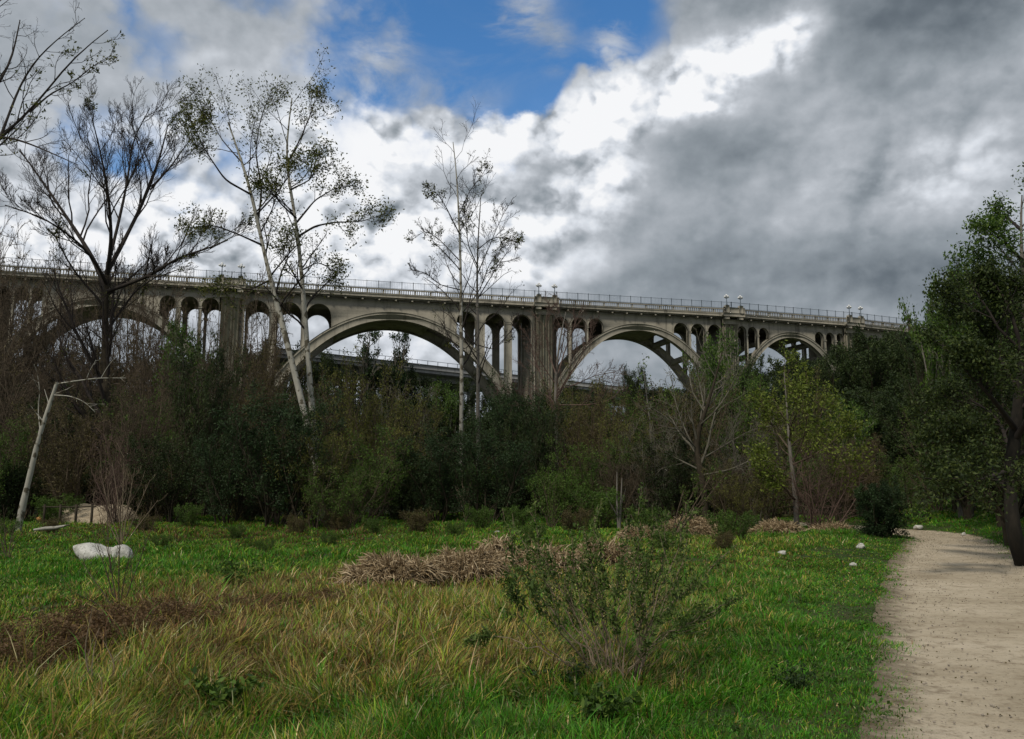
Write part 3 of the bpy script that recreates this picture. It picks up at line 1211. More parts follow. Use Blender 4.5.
def make_bare_big():
    rng = np.random.default_rng(11)
    D = 40
    b = (at(112, 500, D)[0], D, gz(at(112, 500, D)[0], D))
    J = lambda px, py, d=0: V3(px, py, D + d)
    limbs = [
        [b, J(108, 440), J(106, 380), J(104, 330), J(106, 300), J(108, 262)],
        [J(106, 290), J(96, 262, .5), J(72, 225, 1), J(45, 185, 2), J(20, 150, 3)],
        [J(107, 275), J(112, 240, -1), J(108, 190, -2), J(100, 150, -2.5), J(92, 118, -3)],
        [J(107, 272), J(122, 245, 1), J(142, 205, 2), J(158, 165, 2), J(168, 125, 3)],
        [J(107, 285), J(98, 265, -1), J(80, 243, -2), J(45, 218, -3), J(5, 205, -3.5)],
        [J(108, 265), J(118, 225, 1), J(128, 180, 1), J(132, 140, 2), J(150, 108, 2)],
        [J(106, 292), J(150, 276, -1), J(180, 256, -2), J(205, 250, -2.5), J(228, 240, -3)],
        [J(150, 190, 2), J(168, 170, 2), J(190, 140, 2), J(205, 120, 2)],
        [J(107, 330), J(122, 310, 1), J(135, 290, 1), J(160, 275, 2), J(175, 262, 2)],
    ]
    radii = [(.27, .20, .10), (.13, .03), (.11, .02), (.13, .025), (.09, .02), (.09, .02), (.11, .025), (.05, .015), (.07, .015)]
    return single_tree('bare_tree', 'big dark bare tree with a wide fan of fine twigs at left', 'tree', b, limbs, radii, M['bark_dark'], M['twig_dark'],
                       M['leaf_sycamore'], rng,
                       [dict(k=12, ang=(20, 48), length=.50, n=7, up=.30, wig=.10, rr=.5, minr=.014),
                        dict(k=9, ang=(20, 50), length=.50, n=6, up=.3, wig=.13, rr=.55, minr=.011),
                        dict(k=7, ang=(20, 50), length=.52, n=4, up=.3, wig=.14, rr=.6, minr=.008),
                        dict(k=3, ang=(20, 50), length=.6, n=3, up=.2, wig=.15, rr=.6, minr=.006, drop=.15)],
                       leaf_k=1, leaf_size=.13, leaf_where=.24)


def make_corner_tree():
    """its trunk stands out of the frame; limbs reach in at the upper left"""
    rng = np.random.default_rng(5)
    D = 19
    J = lambda px, py, d=0: V3(px, py, D + d)
    bx = at(-95, 500, D)
    b = (bx[0], D, gz(bx[0], D))
    limbs = [
        [b, J(-95, 420), J(-85, 300), J(-70, 220), J(-50, 170)],
        [J(-72, 235), J(-30, 165), J(0, 138), J(30, 112), J(48, 90), J(68, 62), J(88, 45), J(108, 30)],
        [J(-50, 170), J(-30, 120, 1), J(-5, 90, 1), J(12, 60, 1.5), J(20, 20, 2)],
        [J(-50, 170), J(-55, 100, -1), J(-40, 50, -1), J(-15, 20, -1), J(15, -20, -1)],
        [J(-30, 162), J(-5, 135, -1), J(20, 140, -1.5), J(45, 150, -2), J(78, 165, -2)],
        [J(30, 112), J(52, 92, .5), J(72, 84, .5), J(92, 66, 1), J(112, 55, 1)],
        [J(0, 138), J(20, 85, .5), J(35, 60, .5), J(62, 35, 0), J(85, 18, 0)],
    ]
    radii = [(.24, .12), (.11, .03, .01), (.07, .012), (.07, .012), (.04, .008), (.025, .007), (.035, .008)]
    return single_tree('sycamore_tree', 'branches reaching in from the left edge at top, small hanging leaves at their tips', 'tree', b, limbs, radii,
                       M['bark_grey'], M['twig_dark'], M['leaf_sycamore'], rng,
                       [dict(k=8, ang=(25, 60), length=.30, n=7, up=.25, wig=.14, rr=.5, minr=.007, maxlen=1.8),
                        dict(k=5, ang=(25, 60), length=.50, n=5, up=.15, wig=.18, rr=.6, minr=.005),
                        dict(k=3, ang=(25, 60), length=.55, n=4, up=-.05, wig=.2, rr=.6, minr=.0035)],
                       leaf_k=2, leaf_size=.085, leaf_where=.42, leaf_jit=.03)


def make_twin_sycamores():
    rng = np.random.default_rng(21)
    D = 34
    # left one, leaning
    J = lambda px, py, d=0: V3(px, py, D + d)
    bx = at(322, 500, D)
    b = (bx[0], D, gz(bx[0], D))
    limbs = [
        [b, J(318, 470), J(311, 440), J(300, 395), J(289, 350), J(276, 300), J(266, 262), J(258, 222), J(248, 180), J(238, 150), J(228, 122)],
        [J(258, 222), J(262, 190, .5), J(255, 150, 1), J(262, 112, 1), J(270, 95, 1)],
        [J(262, 245), J(240, 235, -1), J(214, 225, -1.5), J(190, 228, -2)],
        [J(252, 195), J(225, 180, -1), J(205, 150, -1.5), J(190, 118, -2)],
        [J(244, 165), J(222, 140, 1), J(205, 110, 1), J(196, 98, 1)],
        [J(270, 280), J(250, 290, 1), J(230, 285, 1.5), J(212, 296, 2)],
        [J(256, 215), J(275, 195, -1), J(290, 175, -1.5), J(300, 160, -2)],
    ]
    radii = [(.18, .115, .03), (.05, .012), (.05, .012), (.05, .012), (.035, .010), (.045, .01), (.04, .012)]
    lv = lambda: [dict(k=12, ang=(30, 65), length=.36, n=6, up=.22, wig=.14, rr=.45, minr=.009, tmin=.22, maxlen=2.7),
                  dict(k=6, ang=(25, 60), length=.52, n=5, up=.15, wig=.16, rr=.6, minr=.0065),
                  dict(k=4, ang=(25, 60), length=.55, n=4, up=.1, wig=.16, rr=.6, minr=.0045)]
    L = lv()
    L[0]['tmin'] = .48
    single_tree('sycamore_tree', 'tall white-trunked sycamore leaning left, sparse leafy crown', 'tree', b, limbs, radii,
                M['bark_white'], M['twig_dark'], M['leaf_sycamore'], rng, L, leaf_k=3, leaf_size=.125, leaf_where=.86, leaf_jit=.18, trunk_n=20)
    bx = at(314, 500, D + 1.5)
    b = (bx[0], D + 1.5, gz(bx[0], D + 1.5))
    limbs = [
        [b, J(315, 440, 1), J(310, 385, 1), J(306, 330, 1), J(303, 290, 1), J(300, 255, 1), J(296, 220, 1), J(290, 185, 1), J(284, 160, 1), J(288, 130, 1), J(292, 98, 1)],
        [J(299, 236, 1), J(315, 226, 0), J(335, 222, -.5), J(360, 222, -1), J(385, 214, -1)],
        [J(297, 222, 1), J(315, 200, 2), J(335, 188, 2.5), J(352, 186, 3)],
        [J(286, 165, 1), J(300, 140, 1), J(312, 110, 1.5), J(318, 88, 2)],
        [J(296, 218, 1), J(282, 205, 0), J(270, 190, -.5), J(258, 180, -1)],
        [J(302, 270, 1), J(318, 262, 2), J(330, 268, 2), J(338, 280, 3)],
        [J(290, 190, 1), J(310, 180, 0), J(318, 165, 0), J(322, 150, 0)],
        [J(303, 290, 1), J(290, 268, 0), J(282, 255, -1), J(288, 236, -1)],
    ]
    radii = [(.165, .10, .028), (.055, .012), (.05, .012), (.04, .010), (.045, .010), (.035, .010), (.04, .01), (.035, .01)]
    L = lv()
    L[0]['tmin'] = .42
    single_tree('sycamore_tree', 'upright white-trunked sycamore just right of the leaning one, long leafy branch to the right', 'tree', b, limbs, radii,
                M['bark_white'], M['twig_dark'], M['leaf_sycamore'], rng, L, leaf_k=3, leaf_size=.125, leaf_where=.86, leaf_jit=.18, trunk_n=20)


def make_middle_pair():
    rng = np.random.default_rng(33)
    for which in (0, 1):
        D = 42 + which * 1.5
        J = lambda px, py, d=0: V3(px, py, D + d)
        if which == 0:
            bx = at(461, 500, D)
            b = (bx[0], D, gz(bx[0], D))
            limbs = [
                [b, J(461, 430), J(462, 380), J(461, 330), J(461, 280), J(460, 240), J(458, 200), J(457, 170), J(453, 142)],
                [J(461, 262), J(440, 240, 1), J(425, 230, 1.5), J(415, 238, 2)],
                [J(460, 235), J(445, 205, -1), J(435, 190, -1.5), J(425, 196, -2)],
                [J(461, 290), J(440, 285, -1), J(425, 272, -1.5), J(410, 270, -2)],
                [J(459, 215), J(470, 190, 1), J(480, 178, 1), J(485, 170, 1.5)],
                [J(461, 315), J(480, 290, 1), J(490, 262, 1.5), J(505, 245, 2)],
            ]
            radii = [(.13, .085, .022), (.035, .01), (.035, .01), (.03, .01), (.03, .01), (.035, .01)]
            bark, lab = M['bark_white'], 'slim pale-trunked bare tree at centre, taller one of two side by side'
        else:
            bx = at(478, 500, D)
            b = (bx[0], D, gz(bx[0], D))
            limbs = [
                [b, J(478, 430), J(478, 380), J(478, 330), J(477, 290), J(477, 255), J(479, 225), J(481, 195)],
                [J(477, 300), J(492, 275, 1), J(500, 262, 1), J(516, 240, 1.5)],
                [J(477, 265), J(468, 245, -1), J(466, 225, -1), J(464, 205, -1)],
                [J(477, 275), J(490, 245, 1), J(498, 225, 1), J(508, 205, 1.5)],
                [J(477, 250), J(492, 238, -1), J(506, 237, -1), J(522, 246, -1.5)],
                [J(478, 345), J(494, 350, -1), J(512, 330, -1), J(520, 318, -1)],
                [J(478, 330), J(466, 350, 1), J(450, 345, 1), J(440, 330, 1)],
            ]
            radii = [(.13, .08, .02), (.035, .01), (.035, .01), (.035, .01), (.03, .008), (.03, .008), (.03, .008)]
            bark, lab = M['bark_grey'], 'slim dark bare tree at centre, shorter and right of the pale-trunked one'
        single_tree('bare_tree', lab, 'tree', b, limbs, radii, bark, M['twig_dark'], M['leaf_sycamore'], rng,
                    [dict(k=14, ang=(30, 60), length=.32, n=6, up=.30, wig=.16, rr=.45, minr=.013, tmin=.35, maxlen=3.0),
                     dict(k=6, ang=(25, 60), length=.5, n=5, up=.2, wig=.2, rr=.6, minr=.010),
                     dict(k=4, ang=(25, 60), length=.55, n=3, up=.1, wig=.2, rr=.6, minr=.007)],
                    leaf_k=1, leaf_size=.12, leaf_where=.45, trunk_n=18)


def make_leaning_stub():
    rng = np.random.default_rng(4)
    D = 27
    J = lambda px, py, d=0: V3(px, py, D + d)
    bx = at(18, 525, D)
    b = (bx[0], D, gz(bx[0], D))
    limbs = [
        [b, J(22, 508), J(30, 475), J(38, 440), J(46, 415), J(53, 395), J(57, 382)],
        [J(57, 384), J(75, 381), J(98, 378), J(126, 378)],
        [J(54, 395), J(70, 396, -.5), J(84, 401, -.5), J(95, 412, -.5)],
        [J(86, 380), J(90, 370), J(96, 360)],
        [J(40, 430), J(38, 410, .5), J(40, 390, .5), J(37, 372, .5)],
        [J(101, 378), J(108, 366), J(118, 354)],
    ]
    radii = [(.11, .085, .05), (.026, .009), (.022, .007), (.012, .006), (.016, .007), (.012, .006)]
    single_tree('broken_tree', 'leaning white trunk with a broken top and pale side branches at left', 'tree', b, limbs, radii,
                M['bark_white'], M['bark_white'], M['leaf_sycamore'], rng,
                [dict(k=3, ang=(25, 60), length=.3, n=4, up=.1, wig=.12, rr=.3, minr=.007, tmin=.72, maxlen=.7)], trunk_n=14)


def make_red_tree():
    rng = np.random.default_rng(8)
    D = 39
    J = lambda px, py, d=0: V3(px, py, D + d)
    bx = at(556, 505, D)
    b = (bx[0], D, gz(bx[0], D))
    limbs = [
        [b, J(557, 470), J(556, 430), J(555, 400), J(556, 370), J(560, 335), J(566, 312)],
        [J(556, 410), J(545, 385), J(535, 360, 1), J(528, 335, 1)],
        [J(556, 400), J(570, 375, -1), J(585, 350, -1), J(592, 330, -1)],
        [J(556, 390), J(575, 385, 1), J(595, 375, 1), J(615, 372, 1)],
        [J(556, 420), J(535, 405, -1), J(515, 398, -1), J(500, 385, -1)],
        [J(556, 380), J(565, 350, 1), J(575, 325, 1), J(580, 310, 1)],
        [J(556, 375), J(548, 350, 1), J(545, 325, 1), J(548, 308, 1)],
        [J(556, 405), J(590, 405, -1), J(612, 400, -1), J(625, 385, -1)],
    ]
    radii = [(.13, .08, .02)] + [(.035, .012)] * 7
    single_tree('bare_tree', 'reddish bare tree with a dense haze of twigs below the middle pier', 'tree', b, limbs, radii,
                M['bark_grey'], M['twig_red'], M['leaf_sycamore'], rng,
                [dict(k=12, ang=(25, 60), length=.42, n=6, up=.25, wig=.14, rr=.5, minr=.012, tmin=.3, maxlen=2.6),
                 dict(k=8, ang=(25, 60), length=.5, n=5, up=.2, wig=.18, rr=.6, minr=.008),
                 dict(k=4, ang=(25, 60), length=.55, n=3, up=.1, wig=.2, rr=.6, minr=.006)], trunk_n=14)


def make_pale_shrub_tree():
    rng = np.random.default_rng(9)
    D = 31
    J = lambda px, py, d=0: V3(px, py, D + d)
    bx = at(706, 525, D)
    b = (bx[0], D, gz(bx[0], D))
    limbs = [
        [b, J(705, 495), J(700, 465), J(693, 445), J(700, 425), J(708, 405), J(715, 380), J(722, 352)],
        [J(698, 455), J(685, 430), J(676, 405, 1), J(672, 380, 1)],
        [J(700, 425), J(715, 412, -1), J(730, 390, -1), J(742, 362, -1)],
        [J(696, 448), J(678, 428, -1), J(660, 412, -1), J(645, 405, -1)],
        [J(705, 412), J(700, 385, 1), J(694, 362, 1)],
        [J(700, 460), J(725, 445, 1), J(750, 430, 1), J(775, 425, 1)],
        [J(702, 475), J(730, 470, -1), J(755, 458, -1), J(772, 462, -1)],
        [J(700, 470), J(680, 460, 1), J(660, 450, 1), J(650, 432, 1)],
    ]
    radii = [(.15, .10, .018)] + [(.034, .010)] * 7
    single_tree('bare_tree', 'spreading grey bare tree with a crooked dark trunk right of centre', 'tree', b, limbs, radii,
                M['bark_dark'], M['twig_grey'], M['leaf_olive'], rng,
                [dict(k=12, ang=(25, 60), length=.42, n=6, up=.25, wig=.16, rr=.5, minr=.010, tmin=.3, maxlen=2.4),
                 dict(k=5, ang=(25, 60), length=.5, n=5, up=.2, wig=.18, rr=.6, minr=.0075),
                 dict(k=3, ang=(25, 60), length=.55, n=3, up=.1, wig=.2, rr=.6, minr=.005)], leaf_k=1, leaf_size=.08, leaf_where=.3, trunk_n=14)


def make_yellow_tree():
    rng = np.random.default_rng(10)
    D = 29
    J = lambda px, py, d=0: V3(px, py, D + d)
    bx = at(797, 530, D)
    b = (bx[0], D, gz(bx[0], D))
    limbs = [
        [b, J(796, 505), J(794, 480), J(790, 455), J(788, 420), J(786, 395), J(784, 372)],
        [J(795, 500), J(782, 485, -1), J(768, 472, -1), J(755, 462, -1)],
        [J(794, 480), J(808, 450, 1), J(818, 425, 1), J(825, 402, 1)],
        [J(792, 465), J(815, 455, -1), J(835, 440, -1), J(852, 425, -1)],
        [J(790, 450), J(775, 430, 1), J(765, 412, 1), J(760, 398, 1)],
        [J(789, 430), J(800, 405, -1), J(806, 388, -1), J(808, 378, -1)],
        [J(796, 500), J(820, 482, 1), J(840, 470, 1), J(856, 462, 1)],
    ]
    radii = [(.11, .06, .015), (.05, .012), (.04, .01), (.04, .01), (.04, .01), (.03, .01), (.03, .01)]
    single_tree('young_tree', 'yellow-green young tree with fresh leaves, left of the round dark bush', 'tree', b, limbs, radii,
                M['bark_grey'], M['twig_brown'], M['leaf_yellow'], rng,
                [dict(k=12, ang=(30, 60), length=.42, n=6, up=.22, wig=.14, rr=.5, minr=.008, tmin=.3, maxlen=2.2),
                 dict(k=5, ang=(25, 60), length=.5, n=5, up=.12, wig=.18, rr=.6, minr=.006),
                 dict(k=2, ang=(25, 60), length=.55, n=3, up=.1, wig=.2, rr=.6, minr=.005)],
                leaf_k=9, leaf_size=.12, leaf_where=.85, leaf_jit=.14, trunk_n=14)


def make_bright_tree():
    rng = np.random.default_rng(14)
    D = 41
    J = lambda px, py, d=0: V3(px, py, D + d)
    bx = at(651, 500, D)
    b = (bx[0], D, gz(bx[0], D))
    limbs = [
        [b, J(652, 470), J(651, 430), J(648, 405), J(645, 385), J(644, 372)],
        [J(649, 415), J(635, 402, 1), J(625, 396, 1), J(618, 392, 1)],
        [J(649, 412), J(660, 402, -1), J(668, 398, -1), J(672, 392, -1)],
        [J(650, 435), J(630, 425, 1), J(615, 418, 1), J(606, 412, 1)],
        [J(650, 432), J(668, 425, 1), J(676, 415, 1), J(684, 410, 1)],
    ]
    radii = [(.08, .05, .012)] + [(.03, .01)] * 4
    single_tree('young_tree', 'small fresh-green tree poking up below the bridge between centre and right arch', 'tree', b, limbs, radii,
                M['bark_grey'], M['twig_brown'], M['leaf_bright'], rng,
                [dict(k=8, ang=(30, 60), length=.4, n=5, up=.2, wig=.14, rr=.5, minr=.008, tmin=.3, maxlen=1.2),
                 dict(k=4, ang=(25, 60), length=.5, n=4, up=.12, wig=.18, rr=.6, minr=.006)],
                leaf_k=7, leaf_size=.15, leaf_jit=.12, trunk_n=12)


def make_right_oaks():
    """tall leafy trees at the right edge of the path"""
    rng = np.random.default_rng(17)
    D = 19.5
    J = lambda px, py, d=0: V3(px, py, D + d)
    bx = gground(1024, 566)
    D = bx[1]
    b = (bx[0], bx[1], bx[2] - .05)
    limbs = [
        [b, J(1014, 545, -.3), J(1012, 520, -.3), J(1008, 490), J(1012, 455), J(1018, 415), J(1020, 370), J(1030, 330), J(1040, 280)],
        [b, J(1030, 540), J(1042, 510), J(1062, 470, 1), J(1080, 420, 1), J(1085, 350, 1)],
        [J(1008, 490), J(985, 460, 1), J(960, 440, 1), J(935, 430, 1.5)],
        [J(1016, 430), J(990, 395, -1), J(965, 370, -1), J(945, 345, -1)],
        [J(1019, 390), J(995, 350, 1), J(975, 320, 1), J(955, 300, 1)],
        [J(1022, 350), J(1010, 310, 0), J(1000, 290, 0), J(985, 275, 0)],
        [J(1042, 510), J(1080, 480), J(1110, 450), J(1140, 430)],
        [J(1015, 440), J(1040, 400, -1), J(1060, 350, -1), J(1080, 310, -1)],
        [J(1010, 470), J(980, 480, -1), J(950, 482, -1.5), J(925, 478, -2)],
        [J(1012, 460), J(1000, 420, 1.5), J(975, 400, 2), J(950, 395, 2.5)],
    ]
    radii = [(.155, .125, .03), (.12, .05), (.07, .015), (.07, .015), (.06, .015), (.05, .015), (.07, .015), (.07, .015), (.05, .012), (.05, .015)]
    single_tree('oak_tree', 'large dark leafy tree with a forked trunk at the right edge beside the path', 'tree', b, limbs, radii,
                M['bark_oak'], M['twig_dark'], M['leaf_oak'], rng,
                [dict(k=9, ang=(30, 65), length=.40, n=6, up=.15, wig=.14, rr=.5, minr=.010, tmin=.35, maxlen=2.0),
                 dict(k=6, ang=(30, 65), length=.5, n=5, up=.1, wig=.18, rr=.6, minr=.006),
                 dict(k=4, ang=(25, 60), length=.55, n=3, up=.05, wig=.2, rr=.6, minr=.004)],
                leaf_k=18, leaf_size=.085, leaf_jit=.13, trunk_n=14)
    # the lighter, looser one behind it that reaches highest
    D = 25
    bx = at(1045, 520, D)
    b = (bx[0], D, gz(bx[0], D))
    limbs = [
        [b, J(1045, 480), J(1040, 420), J(1030, 360), J(1024, 310), J(1022, 260), J(1020, 215), J(1022, 195)],
        [J(1032, 370), J(1000, 340), J(975, 315), J(962, 290), J(950, 272)],
        [J(1026, 320), J(1005, 300, 1), J(990, 285, 1), J(975, 292, 1)],
        [J(1022, 260), J(1008, 245, -1), J(995, 235, -1), J(982, 232, -1)],
        [J(1023, 270), J(1045, 240), J(1060, 215), J(1075, 200)],
        [J(1021, 230), J(1005, 215, 1), J(992, 218, 1), J(984, 226, 1)],
        [J(1033, 365), J(985, 350, 1), J(965, 342, 1), J(950, 334, 1), J(940, 330, 1)],
        [J(1036, 390), J(990, 375, -1), J(955, 360, -1), J(935, 335, -1)],
        [J(1026, 320), J(1000, 285, 0), J(985, 268, 0), J(972, 262, 0)],
    ]
    radii = [(.22, .12, .02)] + [(.055, .012)] * 8
    single_tree('leafy_tree', 'lighter green loose tree behind the forked one, reaching highest at the right edge', 'tree', b, limbs, radii,
                M['bark_grey'], M['twig_dark'], M['leaf_mid'], rng,
                [dict(k=11, ang=(30, 60), length=.34, n=6, up=.2, wig=.14, rr=.5, minr=.009, tmin=.36, maxlen=2.2),
                 dict(k=4, ang=(30, 60), length=.5, n=5, up=.1, wig=.18, rr=.6, minr=.006),
                 dict(k=3, ang=(25, 60), length=.55, n=3, up=.05, wig=.2, rr=.6, minr=.005)],
                leaf_k=10, leaf_size=.115, leaf_where=1, leaf_jit=.14, trunk_n=16)


# ------------------------------------------------------------------ shrubs: unit height 1 grown from the ground, then scaled
def shrub_proto(name, label, cat, group, seed, H, Wd, bark, leaf, stems=7, lean=(10, 45), k=(7, 5, 4), leaf_k=5, leaf_size=.1, up=.25,
                trunk=False, leaf_where=1.0, twig=None, low=.25, lj=.09):
    rng = np.random.default_rng(seed)
    root = empty(name, (0, 0, 0))
    tag(root, label, cat, group)
    limbs, rad = [], []
    for i in range(stems):
        a = 2 * math.pi * (i + rng.uniform(-.3, .3)) / stems
        ln = math.radians(rng.uniform(*lean))
        h = H * rng.uniform(.7, .93)
        r = Wd * .5 * math.sin(ln) / math.sin(math.radians(lean[1])) * .8
        b0 = np.array([math.cos(a), math.sin(a), 0]) * (0 if trunk else .12 * Wd * rng.uniform())
        if trunk:
            top = np.array([math.cos(a) * r, math.sin(a) * r, h])
            fork = np.array([0, 0, H * rng.uniform(low * .6, low * 1.3)])
            pth = [(0, 0, -.1), fork * .5, fork, fork * .4 + top * .6 + np.array([math.cos(a) * r * .15, math.sin(a) * r * .15, 0]), top]
        else:
            top = np.array([math.cos(a) * r, math.sin(a) * r, h]) + b0
            pth = [b0 + (0, 0, -.1), b0 * .7 + top * .3 + rng.normal(size=3) * .06 * H, b0 * .3 + top * .7 + rng.normal(size=3) * .05 * H, top]
        limbs.append(resample(pth, 10))
        rad.append(np.linspace(H * (.030 if trunk else .010), H * .0025, 10))
    P, Rd = np.stack(limbs), np.stack(rad)
    tb = Buf()
    tb.tubes(P, Rd, 6)
    tb.build('stems' if not trunk else 'trunk', bark, root, smooth=True)
    br = Buf()
    minr = [.012, .008, .006]
    lens = [.50, .52, .5]
    for li, kk in enumerate(k):
        P, Rd = grow(P, Rd, kk, rng, ang=(25, 65), length=lens[li], n=[6, 5, 3][li], up=up, wig=.16, tmin=low if li == 0 else .2, rr=.55, minr=minr[li] * H / 5,
                     maxlen=Wd * .32 if li == 0 else None)
        br.tubes(P, Rd, 4 if li == 0 else 3)
    br.build('branches', twig or bark, root)
    if leaf is not None and leaf_k:
        src = P
        if leaf_where < 1:
            c = P[:, -1]
            src = P[vnoise(c[:, 0] * 1.1 + c[:, 1] * .8 + 7, c[:, 2] * 1.1, seed) > 1 - leaf_where]
        pts = along(src, leaf_k, rng, .1)
        c = pts
        # tint follows clumps (older and younger growth) plus a random part
        tn = .55 * vnoise(c[:, 0] * 1.2, c[:, 2] * 1.2 + c[:, 1], seed + 1) + .45 * rng.uniform(size=len(c))
        lb = Buf()
        lb.leaves(pts + rng.normal(size=pts.shape) * lj, leaf_size, rng, tint=tn)
        lb.build('crown', leaf, root)
    return root


PROTO = {}
USED = {}


def proto(kind):
    """prototype of a kind, moved to its first place, copied for the others"""
    return PROTO[kind]


def build_protos():
    d = dict
    K = {
        'oak_a': d(name='oak_tree', seed=1, H=10, Wd=10, bark=M['bark_dark'], leaf=M['leaf_dark'], stems=9, lean=(5, 60), k=(9, 6, 4), leaf_k=9, leaf_size=.30, trunk=True, low=.18, lj=.22),
        'oak_b': d(name='oak_tree', seed=2, H=10, Wd=11, bark=M['bark_dark'], leaf=M['leaf_dark'], stems=10, lean=(5, 62), k=(8, 6, 4), leaf_k=9, leaf_size=.28, trunk=True, low=.15, lj=.25),
        'greentree': d(name='leafy_tree', seed=3, H=9, Wd=7, bark=M['bark_grey'], leaf=M['leaf_mid'], stems=8, lean=(5, 45), k=(8, 6, 4), leaf_k=7, leaf_size=.24, trunk=True, low=.2, lj=.2),
        'willow_a': d(name='willow_bush', seed=4, H=5, Wd=5, bark=M['bark_dark'], leaf=M['leaf_dark'], stems=10, lean=(5, 50), k=(9, 6, 4), leaf_k=7, leaf_size=.105, low=.12),
        'willow_b': d(name='willow_bush', seed=5, H=5, Wd=4.6, bark=M['bark_dark'], leaf=M['leaf_blue'], stems=11, lean=(3, 42), k=(9, 6, 4), leaf_k=8, leaf_size=.10, low=.08),
        'olive_a': d(name='leafy_bush', seed=6, H=5, Wd=5.5, bark=M['twig_brown'], leaf=M['leaf_olive'], stems=10, lean=(5, 52), k=(9, 6, 4), leaf_k=4, leaf_size=.10, low=.12, leaf_where=.8),
        'olive_b': d(name='leafy_bush', seed=7, H=5, Wd=5, bark=M['twig_brown'], leaf=M['leaf_brown'], stems=11, lean=(5, 50), k=(9, 6, 4), leaf_k=4, leaf_size=.09, low=.12, leaf_where=.75),
        'mid_a': d(name='leafy_bush', seed=12, H=5, Wd=5, bark=M['twig_brown'], leaf=M['leaf_mid'], stems=10, lean=(5, 50), k=(9, 6, 4), leaf_k=5, leaf_size=.10, low=.12, leaf_where=.85),
        'bare_a': d(name='bare_bush', seed=8, H=5, Wd=5, bark=M['twig_brown'], leaf=M['leaf_brown'], stems=12, lean=(3, 55), k=(9, 7, 4), leaf_k=1, leaf_size=.08, low=.15, leaf_where=.5, up=.04),
        'bare_b': d(name='bare_bush', seed=9, H=5, Wd=5.2, bark=M['twig_grey'], leaf=None, stems=11, lean=(3, 58), k=(9, 6, 4), low=.15, up=.02),
        'bare_r': d(name='bare_bush', seed=10, H=4, Wd=4.2, bark=M['twig_red'], leaf=None, stems=13, lean=(3, 58), k=(9, 6, 3), low=.12, up=.05),
        'yellow': d(name='leafy_bush', seed=11, H=5, Wd=4.5, bark=M['twig_brown'], leaf=M['leaf_bright'], stems=9, lean=(5, 48), k=(8, 5, 3), leaf_k=5, leaf_size=.10, low=.15, leaf_where=.7),
        'lowbush': d(name='leafy_bush', seed=15, H=1.6, Wd=2.4, bark=M['twig_brown'], leaf=M['leaf_mid'], stems=12, lean=(5, 60), k=(8, 5, 3), leaf_k=5, leaf_size=.07, low=.1, lj=.05),
        'lowdark': d(name='leafy_bush', seed=25, H=1.6, Wd=2.4, bark=M['bark_dark'], leaf=M['leaf_dark'], stems=14, lean=(5, 66), k=(8, 5, 3), leaf_k=6, leaf_size=.08, low=.05, lj=.06),
        'lowbrown': d(name='leafy_bush', seed=26, H=1.6, Wd=2.4, bark=M['twig_brown'], leaf=M['leaf_brown'], stems=14, lean=(5, 64), k=(8, 5, 3), leaf_k=5, leaf_size=.07, low=.05, lj=.06),
        'brush': d(name='dead_bush', seed=41, H=1.0, Wd=2.0, bark=M['twig_rust'], leaf=M['leaf_rust'], stems=22, lean=(15, 80), k=(9, 6, 4), leaf_k=2, leaf_size=.06, low=.05, up=-.15, lj=.04),
        'edgeoak': d(name='oak_tree', seed=31, H=8, Wd=8, bark=M['bark_dark'], leaf=M['leaf_oak'], stems=10, lean=(5, 64), k=(10, 7, 4), leaf_k=9, leaf_size=.125, trunk=True, low=.12, lj=.14),
        'tallpine': d(name='eucalyptus_tree', seed=16, H=20, Wd=8, bark=M['bark_grey'], leaf=M['leaf_blue'], stems=5, lean=(2, 30), k=(9, 5, 3), leaf_k=9, leaf_size=.55, trunk=True, low=.45, lj=.35, leaf_where=.5),
        'roundbush': d(name='round_bush', seed=18, H=2, Wd=2.1, bark=M['bark_dark'], leaf=M['leaf_blue'], stems=16, lean=(3, 70), k=(9, 6, 3), leaf_k=9, leaf_size=.075, low=.05, up=.05, lj=.05),
    }
    for k, a in K.items():
        nm = a.pop('name')
        PROTO[k] = (shrub_proto(nm, '', 'bush' if 'bush' in nm else 'tree', None, **a), a['H'], a['Wd'])
        USED[k] = False


def put(kind, label, px, D, top_py=None, height=None, wid_px=None, rz=None, group=None):
    """stand a copy on the ground at column px and depth D; its top reaches row top_py"""
    root, H, Wd = PROTO[kind]
    x, y, z = gpt(px, D)
    if height is None:
        height = CAM_Z + (485 - top_py) / F * D - z
    s = height / (H * .97)
    sw = s if wid_px is None else wid_px / F * D / Wd
    rz = (px * 1.7 + D) % 6.28 if rz is None else rz
    if not USED[kind]:
        USED[kind] = True
        r = root
        r.location = (x, y, z - .1)
        r.rotation_euler = (0, 0, rz)
        r.scale = (sw, sw, s)
        r['label'] = label
    else:
        r = copy_tree(root, label, None, (x, y, z - .1), rz, (sw, sw, s))
    if group: r['group'] = group
    elif 'group' in r: del r['group']
    return r


